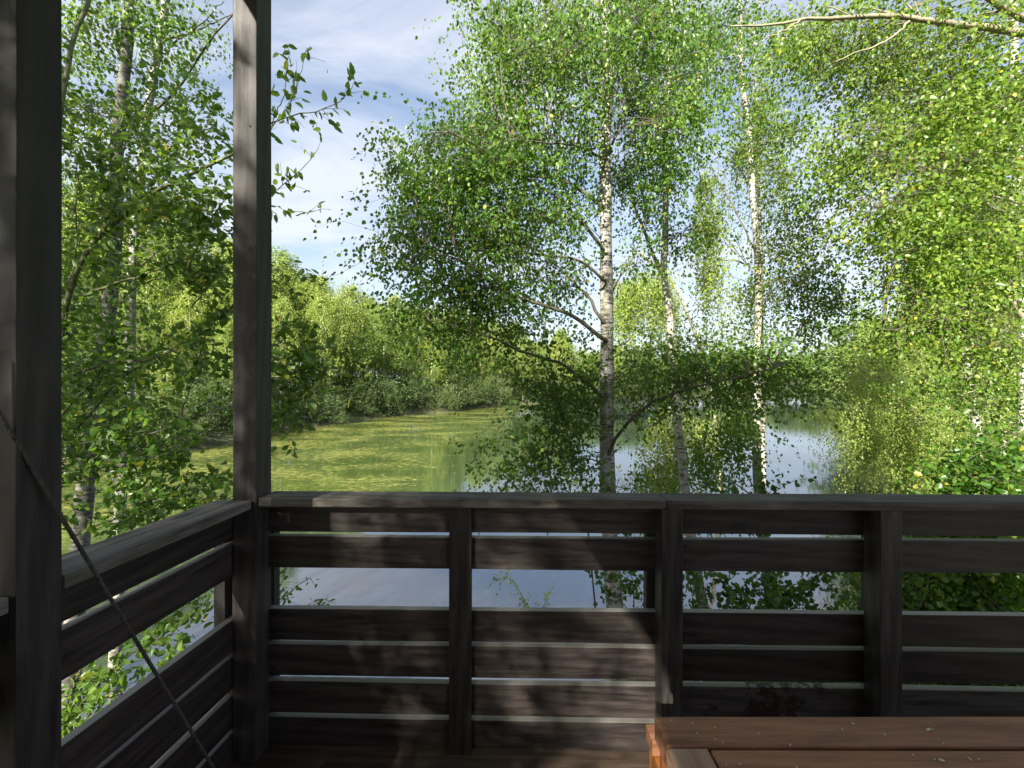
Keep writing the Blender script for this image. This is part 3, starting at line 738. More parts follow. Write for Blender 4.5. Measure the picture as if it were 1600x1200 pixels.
tree('birch_tree', 'big white-barked birch whose mossy trunk rises in the middle of the view', 'tree', mb_trunk, mb_limbs, mb_clumps, M_BARK_MAIN, M_LIMB_MAIN, M_LEAF,
     r0=.116, r1=.042, seed=11, ground=gz(1.36, 5.45), group='birches on the near bank', llen=.044, spr=23, nleaf=10, bare=.21, bare_top=7.8)

# second birch, forked, leaning left
tree('birch_tree', 'slim birch with a forked stem right of the big birch', 'tree',
     [(1102, 960, 6.8), (1092, 905, 6.8), (1080, 840, 6.85), (1070, 772, 6.9), (1060, 660, 6.95), (1050, 560, 7.0), (1044, 480, 7.0), (1036, 425, 7.0), (1040, 370, 7.0), (1041, 300, 7.0), (1038, 240, 7.0), (1045, 120, 7.0), (1050, -40, 7.0)],
     [([(1037, 432), (1026, 410), (1015, 385), (1005, 355), (995, 335), (985, 300), (975, 250)], 7, 7.2, .035, .012),
      ([(1048, 520), (1062, 498), (1080, 530)], 7, 6.7, .012, .006), ([(1041, 240), (1070, 180), (1090, 110)], 7, 7.3, .016, .007)],
     [(1055, 105, 7.0, 100, 100, 1.0, 23), (1060, 270, 7.0, 40, 45, .6, 6), (995, 270, 7.2, 40, 50, .5, 6), (1050, 350, 7.1, 50, 35, .4, 5), (1040, -60, 7, 110, 60, 1, 10, {'spr': 16})],
     M_BARK, M_LIMB, M_LEAF, r0=.085, r1=.03, seed=21, ground=gz(3.0, 6.8), group='birches on the near bank', spr=24, llen=.052, bare=.13)

# third birch with hanging curtains
tree('birch_tree', 'white-stemmed weeping birch third from the left on the bank', 'tree',
     [(1214, 960, 7.5), (1205, 905, 7.5), (1193, 845, 7.55), (1185, 770, 7.6), (1182, 660, 7.7), (1182, 560, 7.8), (1186, 470, 7.8), (1183, 390, 7.8), (1175, 310, 7.8), (1172, 220, 7.8), (1160, 120, 7.8), (1155, 10, 7.8), (1150, -120, 7.8)],
     [([(1182, 690), (1172, 660), (1158, 640), (1140, 620)], 7.7, 7.3, .03, .012), ([(1183, 770), (1168, 745), (1150, 722), (1128, 705)], 7.6, 7.2, .013, .005), ([(1183, 778), (1155, 760), (1125, 735), (1100, 712)], 7.6, 7.9, .014, .005),
      ([(1184, 600), (1205, 560), (1240, 530)], 7.8, 7.3, .016, .006), ([(1183, 400), (1150, 330), (1115, 270)], 7.8, 7.5, .016, .006), ([(1180, 340), (1215, 300), (1250, 280)], 7.8, 7.5, .016, .006),
      ([(1172, 200), (1130, 140), (1100, 90)], 7.8, 7.4, .016, .006), ([(1165, 140), (1210, 80), (1260, 30)], 7.8, 8.2, .016, .006)],
     [(1200, 200, 7.8, 75, 60, 1.0, 10), (1180, 70, 7.8, 120, 70, 1.1, 20),
      (1210, 400, 7.7, 25, 45, .4, 4, {'droop': 2.0, 'slen': .6, 'nleaf': 13}), (1240, 330, 7.5, 40, 60, .5, 8, {'droop': 1.6, 'slen': .6, 'nleaf': 12}), (1245, 450, 7.4, 50, 55, .5, 8, {'droop': 1.2}), (1225, 530, 7.4, 60, 25, .5, 3),
      (1290, 480, 7.4, 40, 50, .4, 5), (1130, 555, 7.5, 50, 25, .4, 3), (1140, 660, 7.3, 60, 30, .4, 8, {'droop': 1.8, 'slen': .6, 'nleaf': 13}), (1105, 700, 7.4, 28, 25, .3, 4, {'droop': 2.2, 'slen': .6, 'nleaf': 13}), (1150, -60, 7.8, 120, 60, 1, 10, {'spr': 16})],
     birch_bark('clean birch bark', white=(.30, .285, .245), lichen=.65), M_LIMB, M_LEAF_R, r0=.085, r1=.03, seed=31, ground=gz(4.55, 7.5), group='birches on the near bank', spr=24, llen=.052, bare=.14, bare_top=7.3)

tree('birch_tree', 'pale weeping birch with long hanging strands close behind the third birch', 'tree',
     [(1200, 900, 9.4), (1192, 700, 9.4), (1190, 500, 9.4), (1186, 300, 9.4), (1180, 120, 9.4), (1178, 20, 9.4)],
     [([(1186, 320), (1160, 270), (1130, 245), (1105, 255)], 9.4, 9.2, .02, .007), ([(1190, 470), (1180, 430), (1168, 415)], 9.4, 9.3, .014, .006)],
     [(1106, 290, 9.2, 14, 18, .25, 4), (1106, 350, 9.2, 15, 30, .25, 5), (1108, 420, 9.2, 14, 30, .25, 4), (1190, 150, 9.3, 22, 35, .3, 6), (1165, 230, 9.3, 15, 30, .3, 4), (1215, 260, 9.3, 14, 30, .25, 3), (1170, 445, 9.3, 24, 28, .3, 5)],
     M_BARK, M_LIMB, M_LEAF_PALE, r0=.06, r1=.02, seed=45, ground=-.3, group='birches on the near bank', spr=22, droop=2.4, slen=.75, nleaf=16, llen=.055, crad=.28)
# pale lit weeping birch behind the second stem, low over the water
tree('birch_tree', 'pale sunlit young birch drooping low over the water between the slim stems', 'tree',
     [(1030, 900, 9.2), (1040, 800, 9.2), (1046, 720, 9.2), (1050, 660, 9.2), (1052, 625, 9.2)], [([(1046, 720), (1080, 670), (1110, 660)], 9.2, 8.9, .014, .006), ([(1048, 700), (1020, 680), (1000, 700)], 9.2, 9.4, .012, .005)],
     [(1050, 680, 9.2, 40, 30, .5, 8), (1095, 670, 9.0, 30, 25, .5, 5), (1030, 740, 9.2, 30, 30, .4, 6), (1060, 760, 9.2, 30, 40, .4, 5)],
     M_BARK, M_LIMB, M_LEAF_PALE, r0=.05, r1=.015, seed=41, ground=-.3, group='birches on the near bank', spr=24, droop=1.9, slen=.6, nleaf=14)
# a further birch whose hanging curtain shows beyond the trunk
tree('birch_tree', 'distant pale birch hanging its yellow curtain beside the big trunk', 'tree',
     [(1120, 700, 16), (1110, 600, 16), (1085, 520, 16), (1050, 440, 16), (1000, 395, 16)], [([(1060, 455), (1030, 430), (985, 425)], 16, 16, .03, .01), ([(1000, 395), (970, 410), (955, 440)], 16, 16, .02, .01)],
     [(985, 455, 16, 32, 22, .6, 9), (1015, 440, 16, 30, 20, .6, 8), (1045, 470, 16, 20, 20, .5, 5), (965, 470, 16, 15, 25, .4, 4)],
     M_LIMB_SUN, M_LIMB_SUN, M_LEAF_PALE, r0=.09, r1=.03, seed=43, ground=-.3, group='birches on the near bank', spr=34, droop=2.2, slen=.85, nleaf=14, llen=.075, crad=.5)

# right-hand trees
tree('birch_tree', 'leafy tree at the right edge with a thick pale limb reaching in at the top', 'tree',
     [(1760, 900, 5.6), (1750, 600, 5.6), (1745, 300, 5.6), (1740, 100, 5.6), (1730, -100, 5.6), (1700, -300, 5.6)],
     [([(1740, 120), (1660, 72), (1600, 52), (1545, 42), (1490, 38), (1440, 30), (1390, 26), (1330, 27), (1280, 28), (1245, 33), (1200, 40), (1140, 41)], 5.2, 4.0, .050, .007),
      ([(1745, 60), (1650, 35), (1590, 25), (1560, 8), (1530, -15)], 5.4, 4.8, .05, .03), ([(1420, 34), (1390, 62), (1340, 82), (1305, 97)], 4.45, 4.1, .013, .005), ([(1250, 32), (1225, 48), (1195, 60)], 4.2, 4.1, .010, .005),
      ([(1745, 260), (1620, 215), (1520, 190), (1460, 170)], 5.6, 5.2, .02, .006), ([(1748, 420), (1620, 330), (1520, 300), (1400, 290)], 5.6, 5.0, .02, .006), ([(1750, 620), (1640, 560), (1590, 545), (1530, 525), (1450, 518), (1380, 515)], 5.6, 5.0, .02, .006)],
     [(1450, 70, 5.5, 190, 60, .9, 36), (1300, 55, 5.2, 90, 45, .6, 10), (1560, 160, 5.3, 100, 80, 1.0, 24), (1430, 190, 5.2, 120, 60, .9, 25), (1330, 240, 5.1, 75, 50, .6, 13), (1500, 290, 5.2, 120, 65, .9, 28), (1400, 330, 5.1, 80, 55, .7, 14),
      (1560, 400, 5.3, 90, 80, .8, 24), (1450, 420, 5.1, 80, 60, .7, 15), (1480, 500, 5.1, 90, 40, .7, 11), (1570, 530, 5.3, 60, 50, .6, 10), (1450, -30, 5.2, 220, 40, 1.1, 9, {'spr': 14})],
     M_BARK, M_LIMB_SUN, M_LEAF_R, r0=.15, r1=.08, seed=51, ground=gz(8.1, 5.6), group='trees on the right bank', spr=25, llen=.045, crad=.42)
tree('birch_tree', 'white-trunked birch standing against the right edge of the picture', 'tree',
     [(1612, 900, 8.5), (1606, 760, 8.5), (1602, 640, 8.5), (1598, 520, 8.5), (1592, 430, 8.5), (1585, 350, 8.5), (1590, 200, 8.5), (1580, 0, 8.5)],
     [([(1598, 500), (1570, 455), (1545, 425), (1510, 405)], 8.5, 8.0, .045, .015), ([(1600, 560), (1560, 590), (1500, 620)], 8.5, 8, .02, .007), ([(1590, 300), (1540, 250), (1490, 200)], 8.5, 8, .03, .01)],
     [(1520, 200, 8.3, 90, 100, 1.0, 26), (1560, 350, 8.3, 60, 80, .8, 16), (1550, 620, 8.2, 60, 60, .8, 9), (1575, 720, 8.3, 60, 60, .8, 10)],
     birch_bark('bright birch bark', white=(.36, .345, .31), lichen=.4), M_LIMB_SUN, M_LEAF_R, r0=.13, r1=.06, seed=61, ground=gz(10.4, 8.5), group='trees on the right bank', spr=24, llen=.062)
tree('birch_tree', 'thin white birch leaning left among the bright leaves on the right', 'tree',
     [(1545, 830, 10.5), (1536, 760, 10.5), (1528, 700, 10.5), (1518, 610, 10.5), (1508, 550, 10.5), (1500, 490, 10.5), (1488, 430, 10.5), (1480, 350, 10.5), (1470, 200, 10.5)],
     [([(1500, 490), (1470, 450), (1440, 430)], 10.5, 10, .025, .008), ([(1490, 430), (1520, 390), (1550, 360)], 10.5, 10.8, .025, .008), ([(1518, 610), (1480, 640), (1440, 660)], 10.5, 10, .015, .006)],
     [(1480, 360, 10.5, 70, 60, .9, 16), (1450, 440, 10.3, 70, 40, .8, 10), (1440, 600, 10.2, 70, 22, .6, 5)],
     birch_bark('thin birch bark', white=(.34, .325, .29), lichen=.4), M_LIMB_SUN, M_LEAF_R, r0=.10, r1=.04, seed=71, ground=gz(12, 10.5), group='trees on the right bank', spr=24, llen=.07)
tree('willow_tree', 'bright yellow-green willow drooping over the water at the right', 'tree',
     [(1560, 800, 14.5), (1520, 740, 14.5), (1470, 680, 14.3), (1420, 640, 14.2), (1380, 610, 14.0)],
     [([(1470, 680), (1430, 700), (1390, 720), (1350, 740)], 14.3, 13.6, .04, .012), ([(1420, 640), (1380, 620), (1345, 635), (1325, 665)], 14.2, 13.8, .03, .01), ([(1500, 720), (1460, 740), (1420, 755)], 14.4, 13.6, .03, .01), ([(1440, 655), (1430, 600), (1440, 560)], 14.2, 14.6, .03, .01)],
     [(1335, 640, 13.9, 24, 25, .8, 9), (1355, 690, 13.8, 35, 30, .8, 12), (1400, 650, 14, 45, 35, 1.0, 18), (1390, 590, 14.2, 45, 25, 1.0, 14), (1450, 560, 14.6, 70, 30, 1.0, 20), (1470, 620, 14.3, 50, 35, 1.0, 16), (1440, 700, 14, 60, 30, 1.0, 20), (1500, 700, 14.3, 50, 40, 1.0, 18), (1430, 745, 13.7, 45, 12, .7, 8, {'spr': 16}), (1510, 750, 13.8, 55, 18, .8, 12)],
     M_LIMB, M_LIMB, M_LEAF_PALE, r0=.16, r1=.05, seed=81, ground=gz(16.5, 14.5), spr=34, slen=.8, droop=1.5, nleaf=14, llen=.075, crad=.95, wid=.5)
# bushes at the right, by the shore
tree('hazel_bush', 'dark green leafy bush rising behind the right end of the railing', 'bush',
     [(1600, 1050, 5.2), (1590, 950, 5.2), (1575, 850, 5.2), (1560, 760, 5.2)], [([(1580, 880), (1530, 830), (1490, 790)], 5.2, 5.0, .015, .006), ([(1585, 920), (1520, 910), (1450, 900)], 5.2, 4.8, .014, .006), ([(1575, 850), (1600, 780), (1610, 720)], 5.2, 5.2, .014, .006)],
     [(1570, 740, 5.2, 55, 50, .5, 14), (1550, 830, 5.0, 80, 50, .5, 18), (1480, 920, 4.9, 80, 40, .5, 16), (1570, 920, 4.9, 60, 50, .5, 14), (1500, 1010, 4.9, 110, 45, .4, 14), (1430, 980, 4.8, 60, 40, .4, 8)],
     M_LIMB, M_LIMB, M_LEAF_R, r0=.03, r1=.012, seed=91, ground=gz(6.3, 5.2), spr=22, llen=.07, upright=.4, hang=.2, droop=.3)
tree('sallow_bush', 'small grey-leaved bush in the gap left of the right-hand railing post', 'bush',
     [(1400, 1010, 7.2), (1398, 950, 7.2), (1395, 890, 7.2), (1392, 840, 7.2)], [([(1396, 900), (1430, 870), (1460, 850)], 7.2, 7, .01, .005), ([(1397, 920), (1360, 890), (1340, 870)], 7.2, 7, .01, .005)],
     [(1430, 880, 7.1, 40, 35, .5, 9), (1370, 890, 7.1, 40, 35, .5, 7), (1420, 820, 7.1, 40, 25, .4, 5), (1450, 940, 7.0, 50, 30, .4, 7)],
     M_LIMB, M_LIMB, M_FAR_WILLOW, r0=.02, r1=.008, seed=95, ground=gz(6.5, 7.2), spr=24, llen=.05, wid=.4, droop=.3)

# saplings and ivy between birches and railing
stem_shrub('sapling', 'ivy-leaved sapling crowding the foot of the weeping birch behind the railing', 'sapling',
    [([(1195, 1100), (1200, 1000), (1195, 930), (1190, 880), (1188, 800), (1190, 750)], 5.4, 5.3, .012, .004), ([(1197, 1000), (1240, 930), (1280, 900), (1310, 885)], 5.4, 5.0, .008, .003),
     ([(1197, 1010), (1150, 930), (1120, 900)], 5.4, 5.2, .008, .003), ([(1196, 960), (1260, 950), (1290, 960)], 5.4, 5.0, .007, .003), ([(1190, 790), (1215, 765), (1240, 752)], 5.3, 5.2, .005, .002), ([(1190, 830), (1160, 790), (1118, 765), (1102, 745)], 5.3, 5.2, .005, .002)],
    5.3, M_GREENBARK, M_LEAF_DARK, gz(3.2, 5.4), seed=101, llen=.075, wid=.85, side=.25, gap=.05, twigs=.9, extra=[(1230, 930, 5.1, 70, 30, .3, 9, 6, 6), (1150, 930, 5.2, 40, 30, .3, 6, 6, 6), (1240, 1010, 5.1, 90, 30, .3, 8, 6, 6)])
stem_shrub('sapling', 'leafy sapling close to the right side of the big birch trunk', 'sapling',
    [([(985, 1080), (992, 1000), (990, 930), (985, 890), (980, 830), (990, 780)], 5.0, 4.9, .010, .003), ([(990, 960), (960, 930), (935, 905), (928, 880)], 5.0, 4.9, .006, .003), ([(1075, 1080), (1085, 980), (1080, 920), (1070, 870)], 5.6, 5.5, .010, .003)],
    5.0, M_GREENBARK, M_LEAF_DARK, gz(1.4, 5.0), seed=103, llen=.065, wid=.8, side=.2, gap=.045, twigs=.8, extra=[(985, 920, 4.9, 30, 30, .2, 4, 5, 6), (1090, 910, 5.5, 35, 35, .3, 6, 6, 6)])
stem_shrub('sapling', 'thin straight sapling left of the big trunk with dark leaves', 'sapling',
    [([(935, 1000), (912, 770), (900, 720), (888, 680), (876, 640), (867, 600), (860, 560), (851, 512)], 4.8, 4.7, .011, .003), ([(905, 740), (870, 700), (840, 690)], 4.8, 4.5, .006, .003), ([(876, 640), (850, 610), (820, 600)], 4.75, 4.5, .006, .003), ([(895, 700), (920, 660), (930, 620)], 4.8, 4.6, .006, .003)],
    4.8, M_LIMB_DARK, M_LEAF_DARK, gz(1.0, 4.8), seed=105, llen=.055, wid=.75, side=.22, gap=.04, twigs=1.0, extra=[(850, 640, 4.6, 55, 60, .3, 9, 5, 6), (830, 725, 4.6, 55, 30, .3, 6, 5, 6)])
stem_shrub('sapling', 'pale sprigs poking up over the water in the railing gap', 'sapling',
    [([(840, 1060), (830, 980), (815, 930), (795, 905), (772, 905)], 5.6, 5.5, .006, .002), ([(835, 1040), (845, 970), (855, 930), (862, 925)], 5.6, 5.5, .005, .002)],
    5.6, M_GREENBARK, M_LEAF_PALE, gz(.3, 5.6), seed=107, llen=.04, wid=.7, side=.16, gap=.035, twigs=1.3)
stem_shrub('sapling', 'broad-leaved sprigs seen through the gap beside the corner post', 'sapling',
    [([(380, 1150), (410, 1000), (440, 940), (465, 915), (485, 903)], 2.9, 2.8, .006, .002), ([(405, 1020), (470, 960), (500, 940), (512, 935)], 2.9, 2.8, .005, .002), ([(400, 1030), (432, 930), (445, 895), (440, 860)], 2.9, 2.9, .005, .002)],
    2.9, M_LIMB_DARK, M_LEAF_SHRUB, gz(-1.6, 2.9), seed=109, llen=.042, wid=.6, side=.12, gap=.035, twigs=.8)

# left: two birch stems, a broad-leaved shrub in front
tree('birch_tree', 'dark-stemmed birch seen between the two left posts', 'tree',
     [(105, 1130, 5.2), (125, 850, 5.2), (140, 720, 5.2), (153, 620, 5.2), (165, 500, 5.2), (178, 390, 5.2), (184, 260, 5.2), (192, 120, 5.2), (200, -20, 5.2), (205, -200, 5.2)],
     [([(178, 380), (160, 290), (110, 230)], 5.2, 4.8, .014, .006), ([(185, 250), (215, 180), (240, 140)], 5.2, 5.0, .014, .006), ([(190, 130), (150, 60), (130, 10)], 5.2, 5.2, .014, .006), ([(165, 500), (210, 450), (270, 430)], 5.2, 4.9, .014, .006)],
     [(170, 60, 5.2, 110, 80, .9, 12), (120, 180, 5.1, 60, 70, .7, 8), (230, 200, 5.1, 60, 50, .6, 5), (150, 330, 5.0, 60, 60, .6, 5), (130, 470, 5.0, 60, 60, .6, 6), (190, -80, 5.2, 140, 60, 1, 10, {'spr': 16}), (120, 620, 5.0, 40, 70, .6, 7), (60, 300, 5.2, 50, 200, .6, 5)],
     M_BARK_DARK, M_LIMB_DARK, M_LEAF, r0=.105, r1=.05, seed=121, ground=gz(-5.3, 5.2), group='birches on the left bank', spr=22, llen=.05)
tree('birch_tree', 'grey-stemmed birch with bare twigs just left of the corner post', 'tree',
     [(175, 1100, 6.4), (190, 800, 6.4), (200, 600, 6.4), (208, 430, 6.4), (216, 300, 6.4), (226, 200, 6.4), (240, 120, 6.4), (250, 60, 6.4), (266, -40, 6.4), (275, -160, 6.4)],
     [([(228, 180), (250, 165), (275, 140), (300, 105), (330, 60), (362, 25), (385, -5)], 6.4, 5.8, .022, .008), ([(258, 62), (300, 50), (330, 38), (365, 20)], 6.4, 6.0, .016, .006), ([(270, 68), (310, 40), (350, 2)], 6.4, 6.0, .014, .005), ([(222, 185), (250, 160), (290, 150), (330, 152)], 6.4, 6.1, .01, .004), ([(208, 430), (250, 390), (300, 370)], 6.4, 6.0, .014, .005)],
     [(260, 50, 6.4, 60, 50, .8, 6), (310, 130, 6.2, 50, 50, .6, 5, {'spr': 12}), (250, 300, 6.2, 60, 60, .6, 4), (300, 400, 6.1, 60, 50, .6, 4)],
     birch_bark('grey birch bark', white=(.24, .235, .215), lichen=.6), M_LIMB_DARK, M_LEAF, r0=.085, r1=.04, seed=131, ground=gz(-6.0, 6.4), group='birches on the left bank', spr=20, llen=.05)

stem_shrub('goat_willow', 'broad-leaved tree with smooth green limbs between the two left posts', 'tree',
    [([(40, 900), (70, 640), (100, 500), (122, 420), (140, 385), (161, 364), (196, 336), (245, 301), (280, 282), (315, 262), (364, 241), (410, 215)], 3.0, 2.9, .026, .008),
     ([(161, 364), (158, 310), (165, 250), (185, 200), (205, 150)], 3.0, 3.2, .008, .003), ([(185, 343), (195, 300), (240, 250), (290, 215), (340, 195)], 3.0, 3.1, .008, .003), ([(161, 364), (205, 270), (250, 225)], 3.0, 3.3, .007, .003),
     ([(60, 640), (75, 300), (103, 130), (110, 90), (118, 55), (140, -5), (150, -60)], 3.1, 3.2, .022, .014),
     ([(96, 490), (108, 440), (118, 400), (120, 300), (122, 250)], 3.0, 3.0, .007, .003), ([(118, 466), (154, 452), (190, 440), (225, 430), (258, 416), (300, 400)], 3.0, 2.8, .012, .004),
     ([(300, 480), (330, 440), (350, 410), (372, 385)], 2.9, 2.8, .005, .002), ([(175, 370), (230, 390), (290, 410), (340, 420)], 3.0, 2.8, .006, .003), ([(290, 430), (330, 340), (375, 300), (426, 296), (459, 276), (475, 262), (491, 245), (503, 212), (492, 200)], 2.8, 2.7, .005, .0015),
     ([(364, 241), (400, 205), (428, 191), (450, 184), (470, 178), (505, 171), (536, 154), (554, 129), (552, 114)], 2.75, 2.7, .006, .0012), ([(410, 215), (440, 180), (456, 157), (463, 135), (470, 112), (479, 75)], 2.8, 2.7, .004, .0012), ([(415, 210), (438, 165), (446, 133), (449, 100), (451, 68)], 2.8, 2.7, .004, .0012),
     ([(330, 330), (380, 326), (426, 322), (448, 328), (470, 331), (490, 330), (505, 325), (518, 328)], 2.8, 2.7, .004, .0012)],
    3.0, M_GREENBARK, M_LEAF_SHRUB, gz(-3.4, 3.0), seed=141, llen=.064, wid=.55, side=.15, gap=.044, twigs=.62, hang=.25,
    extra=[(250, 310, 3.0, 105, 55, .5, 19, 6, 6), (190, 270, 3.2, 80, 60, .5, 7, 6, 6), (310, 340, 2.9, 50, 50, .4, 6, 5, 6), (250, 140, 3.3, 80, 70, .5, 6, 5, 6), (150, 410, 3.1, 60, 40, .5, 8, 6, 6), (330, 210, 3.0, 30, 60, .3, 6, 5, 6), (440, 440, 3.0, 22, 26, .2, 3, 4, 6), (300, 430, 3.0, 50, 30, .3, 6, 5, 6)])
stem_shrub('dogwood_shrub', 'shrub of long thin arching stems below the green limbs on the left', 'shrub',
    [([(20, 820), (97, 695), (140, 650), (180, 600), (230, 565), (290, 540), (360, 490), (372, 478)], 3.2, 3.0, .009, .003), ([(30, 800), (97, 708), (150, 690), (230, 680), (300, 655), (360, 635)], 3.1, 2.8, .008, .003),
     ([(20, 760), (97, 735), (150, 732), (200, 726), (250, 712), (290, 690), (320, 672)], 3.0, 2.8, .007, .003), ([(20, 860), (100, 757), (150, 715), (190, 690), (240, 640)], 3.2, 3.2, .007, .003), ([(30, 700), (97, 600), (160, 570), (250, 555), (330, 500), (362, 482)], 3.2, 2.9, .008, .003),
     ([(96, 650), (140, 600), (165, 570), (180, 520)], 3.2, 3.2, .006, .003), ([(110, 840), (180, 810), (240, 795), (300, 780), (355, 775)], 2.9, 2.6, .006, .002), ([(280, 660), (310, 560), (340, 450)], 3.0, 3.0, .005, .002), ([(200, 790), (300, 770), (350, 738), (362, 730)], 2.8, 2.7, .005, .002),
     ([(300, 640), (380, 605), (425, 593), (460, 580), (490, 570), (520, 572)], 2.9, 2.8, .005, .0015), ([(310, 650), (380, 628), (425, 620), (470, 613), (510, 607), (535, 612)], 2.9, 2.8, .005, .0015), ([(330, 680), (400, 660), (440, 652)], 2.9, 2.8, .004, .0015)],
    3.1, M_LIMB_DARK, M_LEAF_SHRUB, gz(-3.7, 3.2), seed=151, llen=.062, wid=.58, side=.18, gap=.038, twigs=.9, hang=.15,
    extra=[(190, 600, 3.2, 110, 80, .6, 22, 6, 6), (200, 720, 3.1, 110, 60, .5, 22, 6, 6), (250, 800, 3.0, 120, 50, .5, 18, 6, 6), (130, 520, 3.3, 60, 70, .5, 10, 6, 6), (320, 570, 3.0, 50, 50, .4, 8, 5, 6), (460, 575, 2.9, 45, 30, .2, 9, 5, 6), (450, 640, 2.9, 35, 22, .2, 5, 4, 6), (445, 530, 2.9, 28, 22, .2, 4, 4, 6)])
stem_shrub('dogwood_shrub', 'low leafy shrub over the water seen through the left railing gap', 'shrub',
    [([(60, 1250), (110, 1130), (160, 1060), (220, 1010), (290, 960), (350, 930)], 3.1, 3.0, .009, .003), ([(60, 1250), (150, 1100), (210, 1080), (280, 1030)], 3.1, 2.9, .007, .003), ([(60, 1240), (120, 1060), (150, 1000), (180, 950)], 3.1, 3.1, .007, .003)],
    3.1, M_LIMB_DARK, M_LEAF_SHRUB, gz(-3.4, 3.1), seed=161, llen=.06, wid=.6, side=.17, gap=.036, twigs=.9,
    extra=[(140, 1080, 3.1, 50, 45, .4, 9, 5, 6), (250, 990, 3.0, 70, 40, .4, 8, 5, 6), (330, 930, 2.9, 30, 35, .3, 4, 5, 6)])
# unseen birches added left of and behind the camera to shade deck and trees
def shade_birch(loc, hgt, crown_c, crown_r, n, seed, label):
    r = np.random.default_rng(seed); off = np.array(loc, float)
    root = tag(empty('birch_tree', loc), label, 'tree')
    T = Tubes(); pth = catmull([off, off + [.1, .1, hgt * .5], off + [0, .2, hgt]], 24); T.add(pth, np.linspace(.12, .03, 24), 10)
    link('trunk', T.mesh('trunk', off), M_BARK, root)
    B = Tubes(); Lv = Leaves()
    u = unit(r, n) * (r.uniform(0, 1, n) ** .4)[:, None]
    C = np.array(crown_c) + u * np.array(crown_r)
    H = pth[8:]
    ps = [catmull([h, (h + c) / 2 + [0, 0, .1], c], 6) for c in C for h in [H[np.argmin(np.linalg.norm(H - c, axis=1))]]]
    B.add(np.array(ps), np.broadcast_to(np.linspace(.014, .004, 6), (n, 6)), 4)
    st = np.repeat(C, 22, axis=0) + r.normal(size=(n * 22, 3)) * .2
    dr = unit(r, n * 22); dr[:, 2] *= .5
    sprays(r, B, Lv, st, dr, .42 * r.uniform(.6, 1.2, n * 22), .5, 8, .06, .5)
    link('branches', B.mesh('branches', off), M_LIMB, root); link('crown', Lv.mesh('crown', off), M_LEAF, root)
shade_birch((-3.9, -4.6, 1.9), 8.6, (-3.5, -3.9, 6.9), (1.6, 1.9, 2.2), 24, 171, 'unseen birch added beside the cabin to dapple the left end of the deck')
shade_birch((-4.9, -9.4, 1.9), 13.5, (-4.6, -9.2, 10.4), (2.6, 2.8, 4.2), 255, 173, 'unseen birch added behind the cabin corner for dappled shade')
shade_birch((-6.8, -2.0, 1.9), 12.0, (-6.2, -1.7, 9.2), (3.6, 2.4, 3.9), 340, 172, 'unseen taller birch added to shade the trees left of the deck')

# ------------------------------------------------------------------ far woods
def proto_tree(kind, seed):
    """one tree of unit design: returns (trunk mesh, crown mesh, height)"""
    r = np.random.default_rng(seed)
    T = Tubes(); Lv = Leaves()
    if kind == 'birch':
        H = 12.0; n = 165
        z = r.uniform(.26, 1.0, n) ** .9
        prof = np.interp(z, [.22, .35, .55, .8, .93, 1.0], [.7, 1.6, 1.95, 1.6, .9, .2])
        a = r.uniform(0, 6.283, n); rr = prof * np.sqrt(r.uniform(.05, 1, n))
        C = np.stack([np.cos(a) * rr, np.sin(a) * rr, z * H], 1)
        st = np.repeat(C, 9, axis=0) + r.normal(size=(n * 9, 3)) * .32
        dr = unit(r, n * 9); dr[:, 2] = dr[:, 2] * .3 + .35
        sprays(r, None, Lv, st, dr, r.uniform(.4, .9, n * 9), 1.9, 8, .17, .6, twig_frac=0, wid=.62, jit=.45)
        T.add(catmull([(0, 0, -.6), (.1, 0, H * .5), (0, .1, H * .97)], 12), np.linspace(.11, .02, 12), 6)
        for k in range(14):
            j = r.integers(n); c = C[j]; T.add(catmull([(0.05, 0, c[2] - 1.2), c], 4), np.linspace(.03, .01, 4), 3)
    elif kind == 'round':
        H = 10.0; n = 130
        u = unit(r, n) * (r.uniform(.15, 1, n) ** .4)[:, None]
        lob = 1 + .25 * np.sin(u[:, 0] * 5 + seed) * np.cos(u[:, 1] * 4)
        C = u * np.array([2.9, 2.9, 3.7]) * lob[:, None] + [0, 0, 6.1]
        st = np.repeat(C, 10, axis=0) + r.normal(size=(n * 10, 3)) * .45
        dr = unit(r, n * 10); dr[:, 2] = dr[:, 2] * .5 + .1
        sprays(r, None, Lv, st, dr, r.uniform(.4, .8, n * 10), .4, 7, .21, .2, .3, twig_frac=0, wid=.75, jit=.5)
        T.add(catmull([(0, 0, -.6), (.1, 0, 4), (0, .1, 8)], 8), np.linspace(.2, .05, 8), 6)
        for k in range(14):
            c = C[r.integers(n)]; T.add(catmull([(0, 0, max(1.5, c[2] - 3)), c], 4), np.linspace(.07, .02, 4), 3)
    else:                                      # willow shrub, down to the water
        H = 4.5; n = 95
        u = unit(r, n); u[:, 2] = np.abs(u[:, 2]); u *= (r.uniform(.1, 1, n) ** .4)[:, None]
        lob = 1 + .3 * np.sin(u[:, 0] * 6 + seed)
        C = u * np.array([2.3, 2.3, 3.7]) * lob[:, None] + [0, 0, .25]
        st = np.repeat(C, 10, axis=0) + r.normal(size=(n * 10, 3)) * .3
        dr = unit(r, n * 10); dr[:, 2] = np.abs(dr[:, 2]) * .8 + .15
        sprays(r, None, Lv, st, dr, r.uniform(.4, .8, n * 10), .35, 7, .17, .05, .1, twig_frac=0, wid=.42, jit=.4)
        for k in range(9):
            c = C[r.integers(n)]; T.add(catmull([(r.normal() * .3, r.normal() * .3, -.5), c * [.5, .5, .5], c], 5), np.linspace(.05, .012, 5), 4)
    z0 = np.zeros(3)
    return T.mesh('trunk', z0), Lv.mesh('crown', z0, ovate=False), H
PROTO = {}
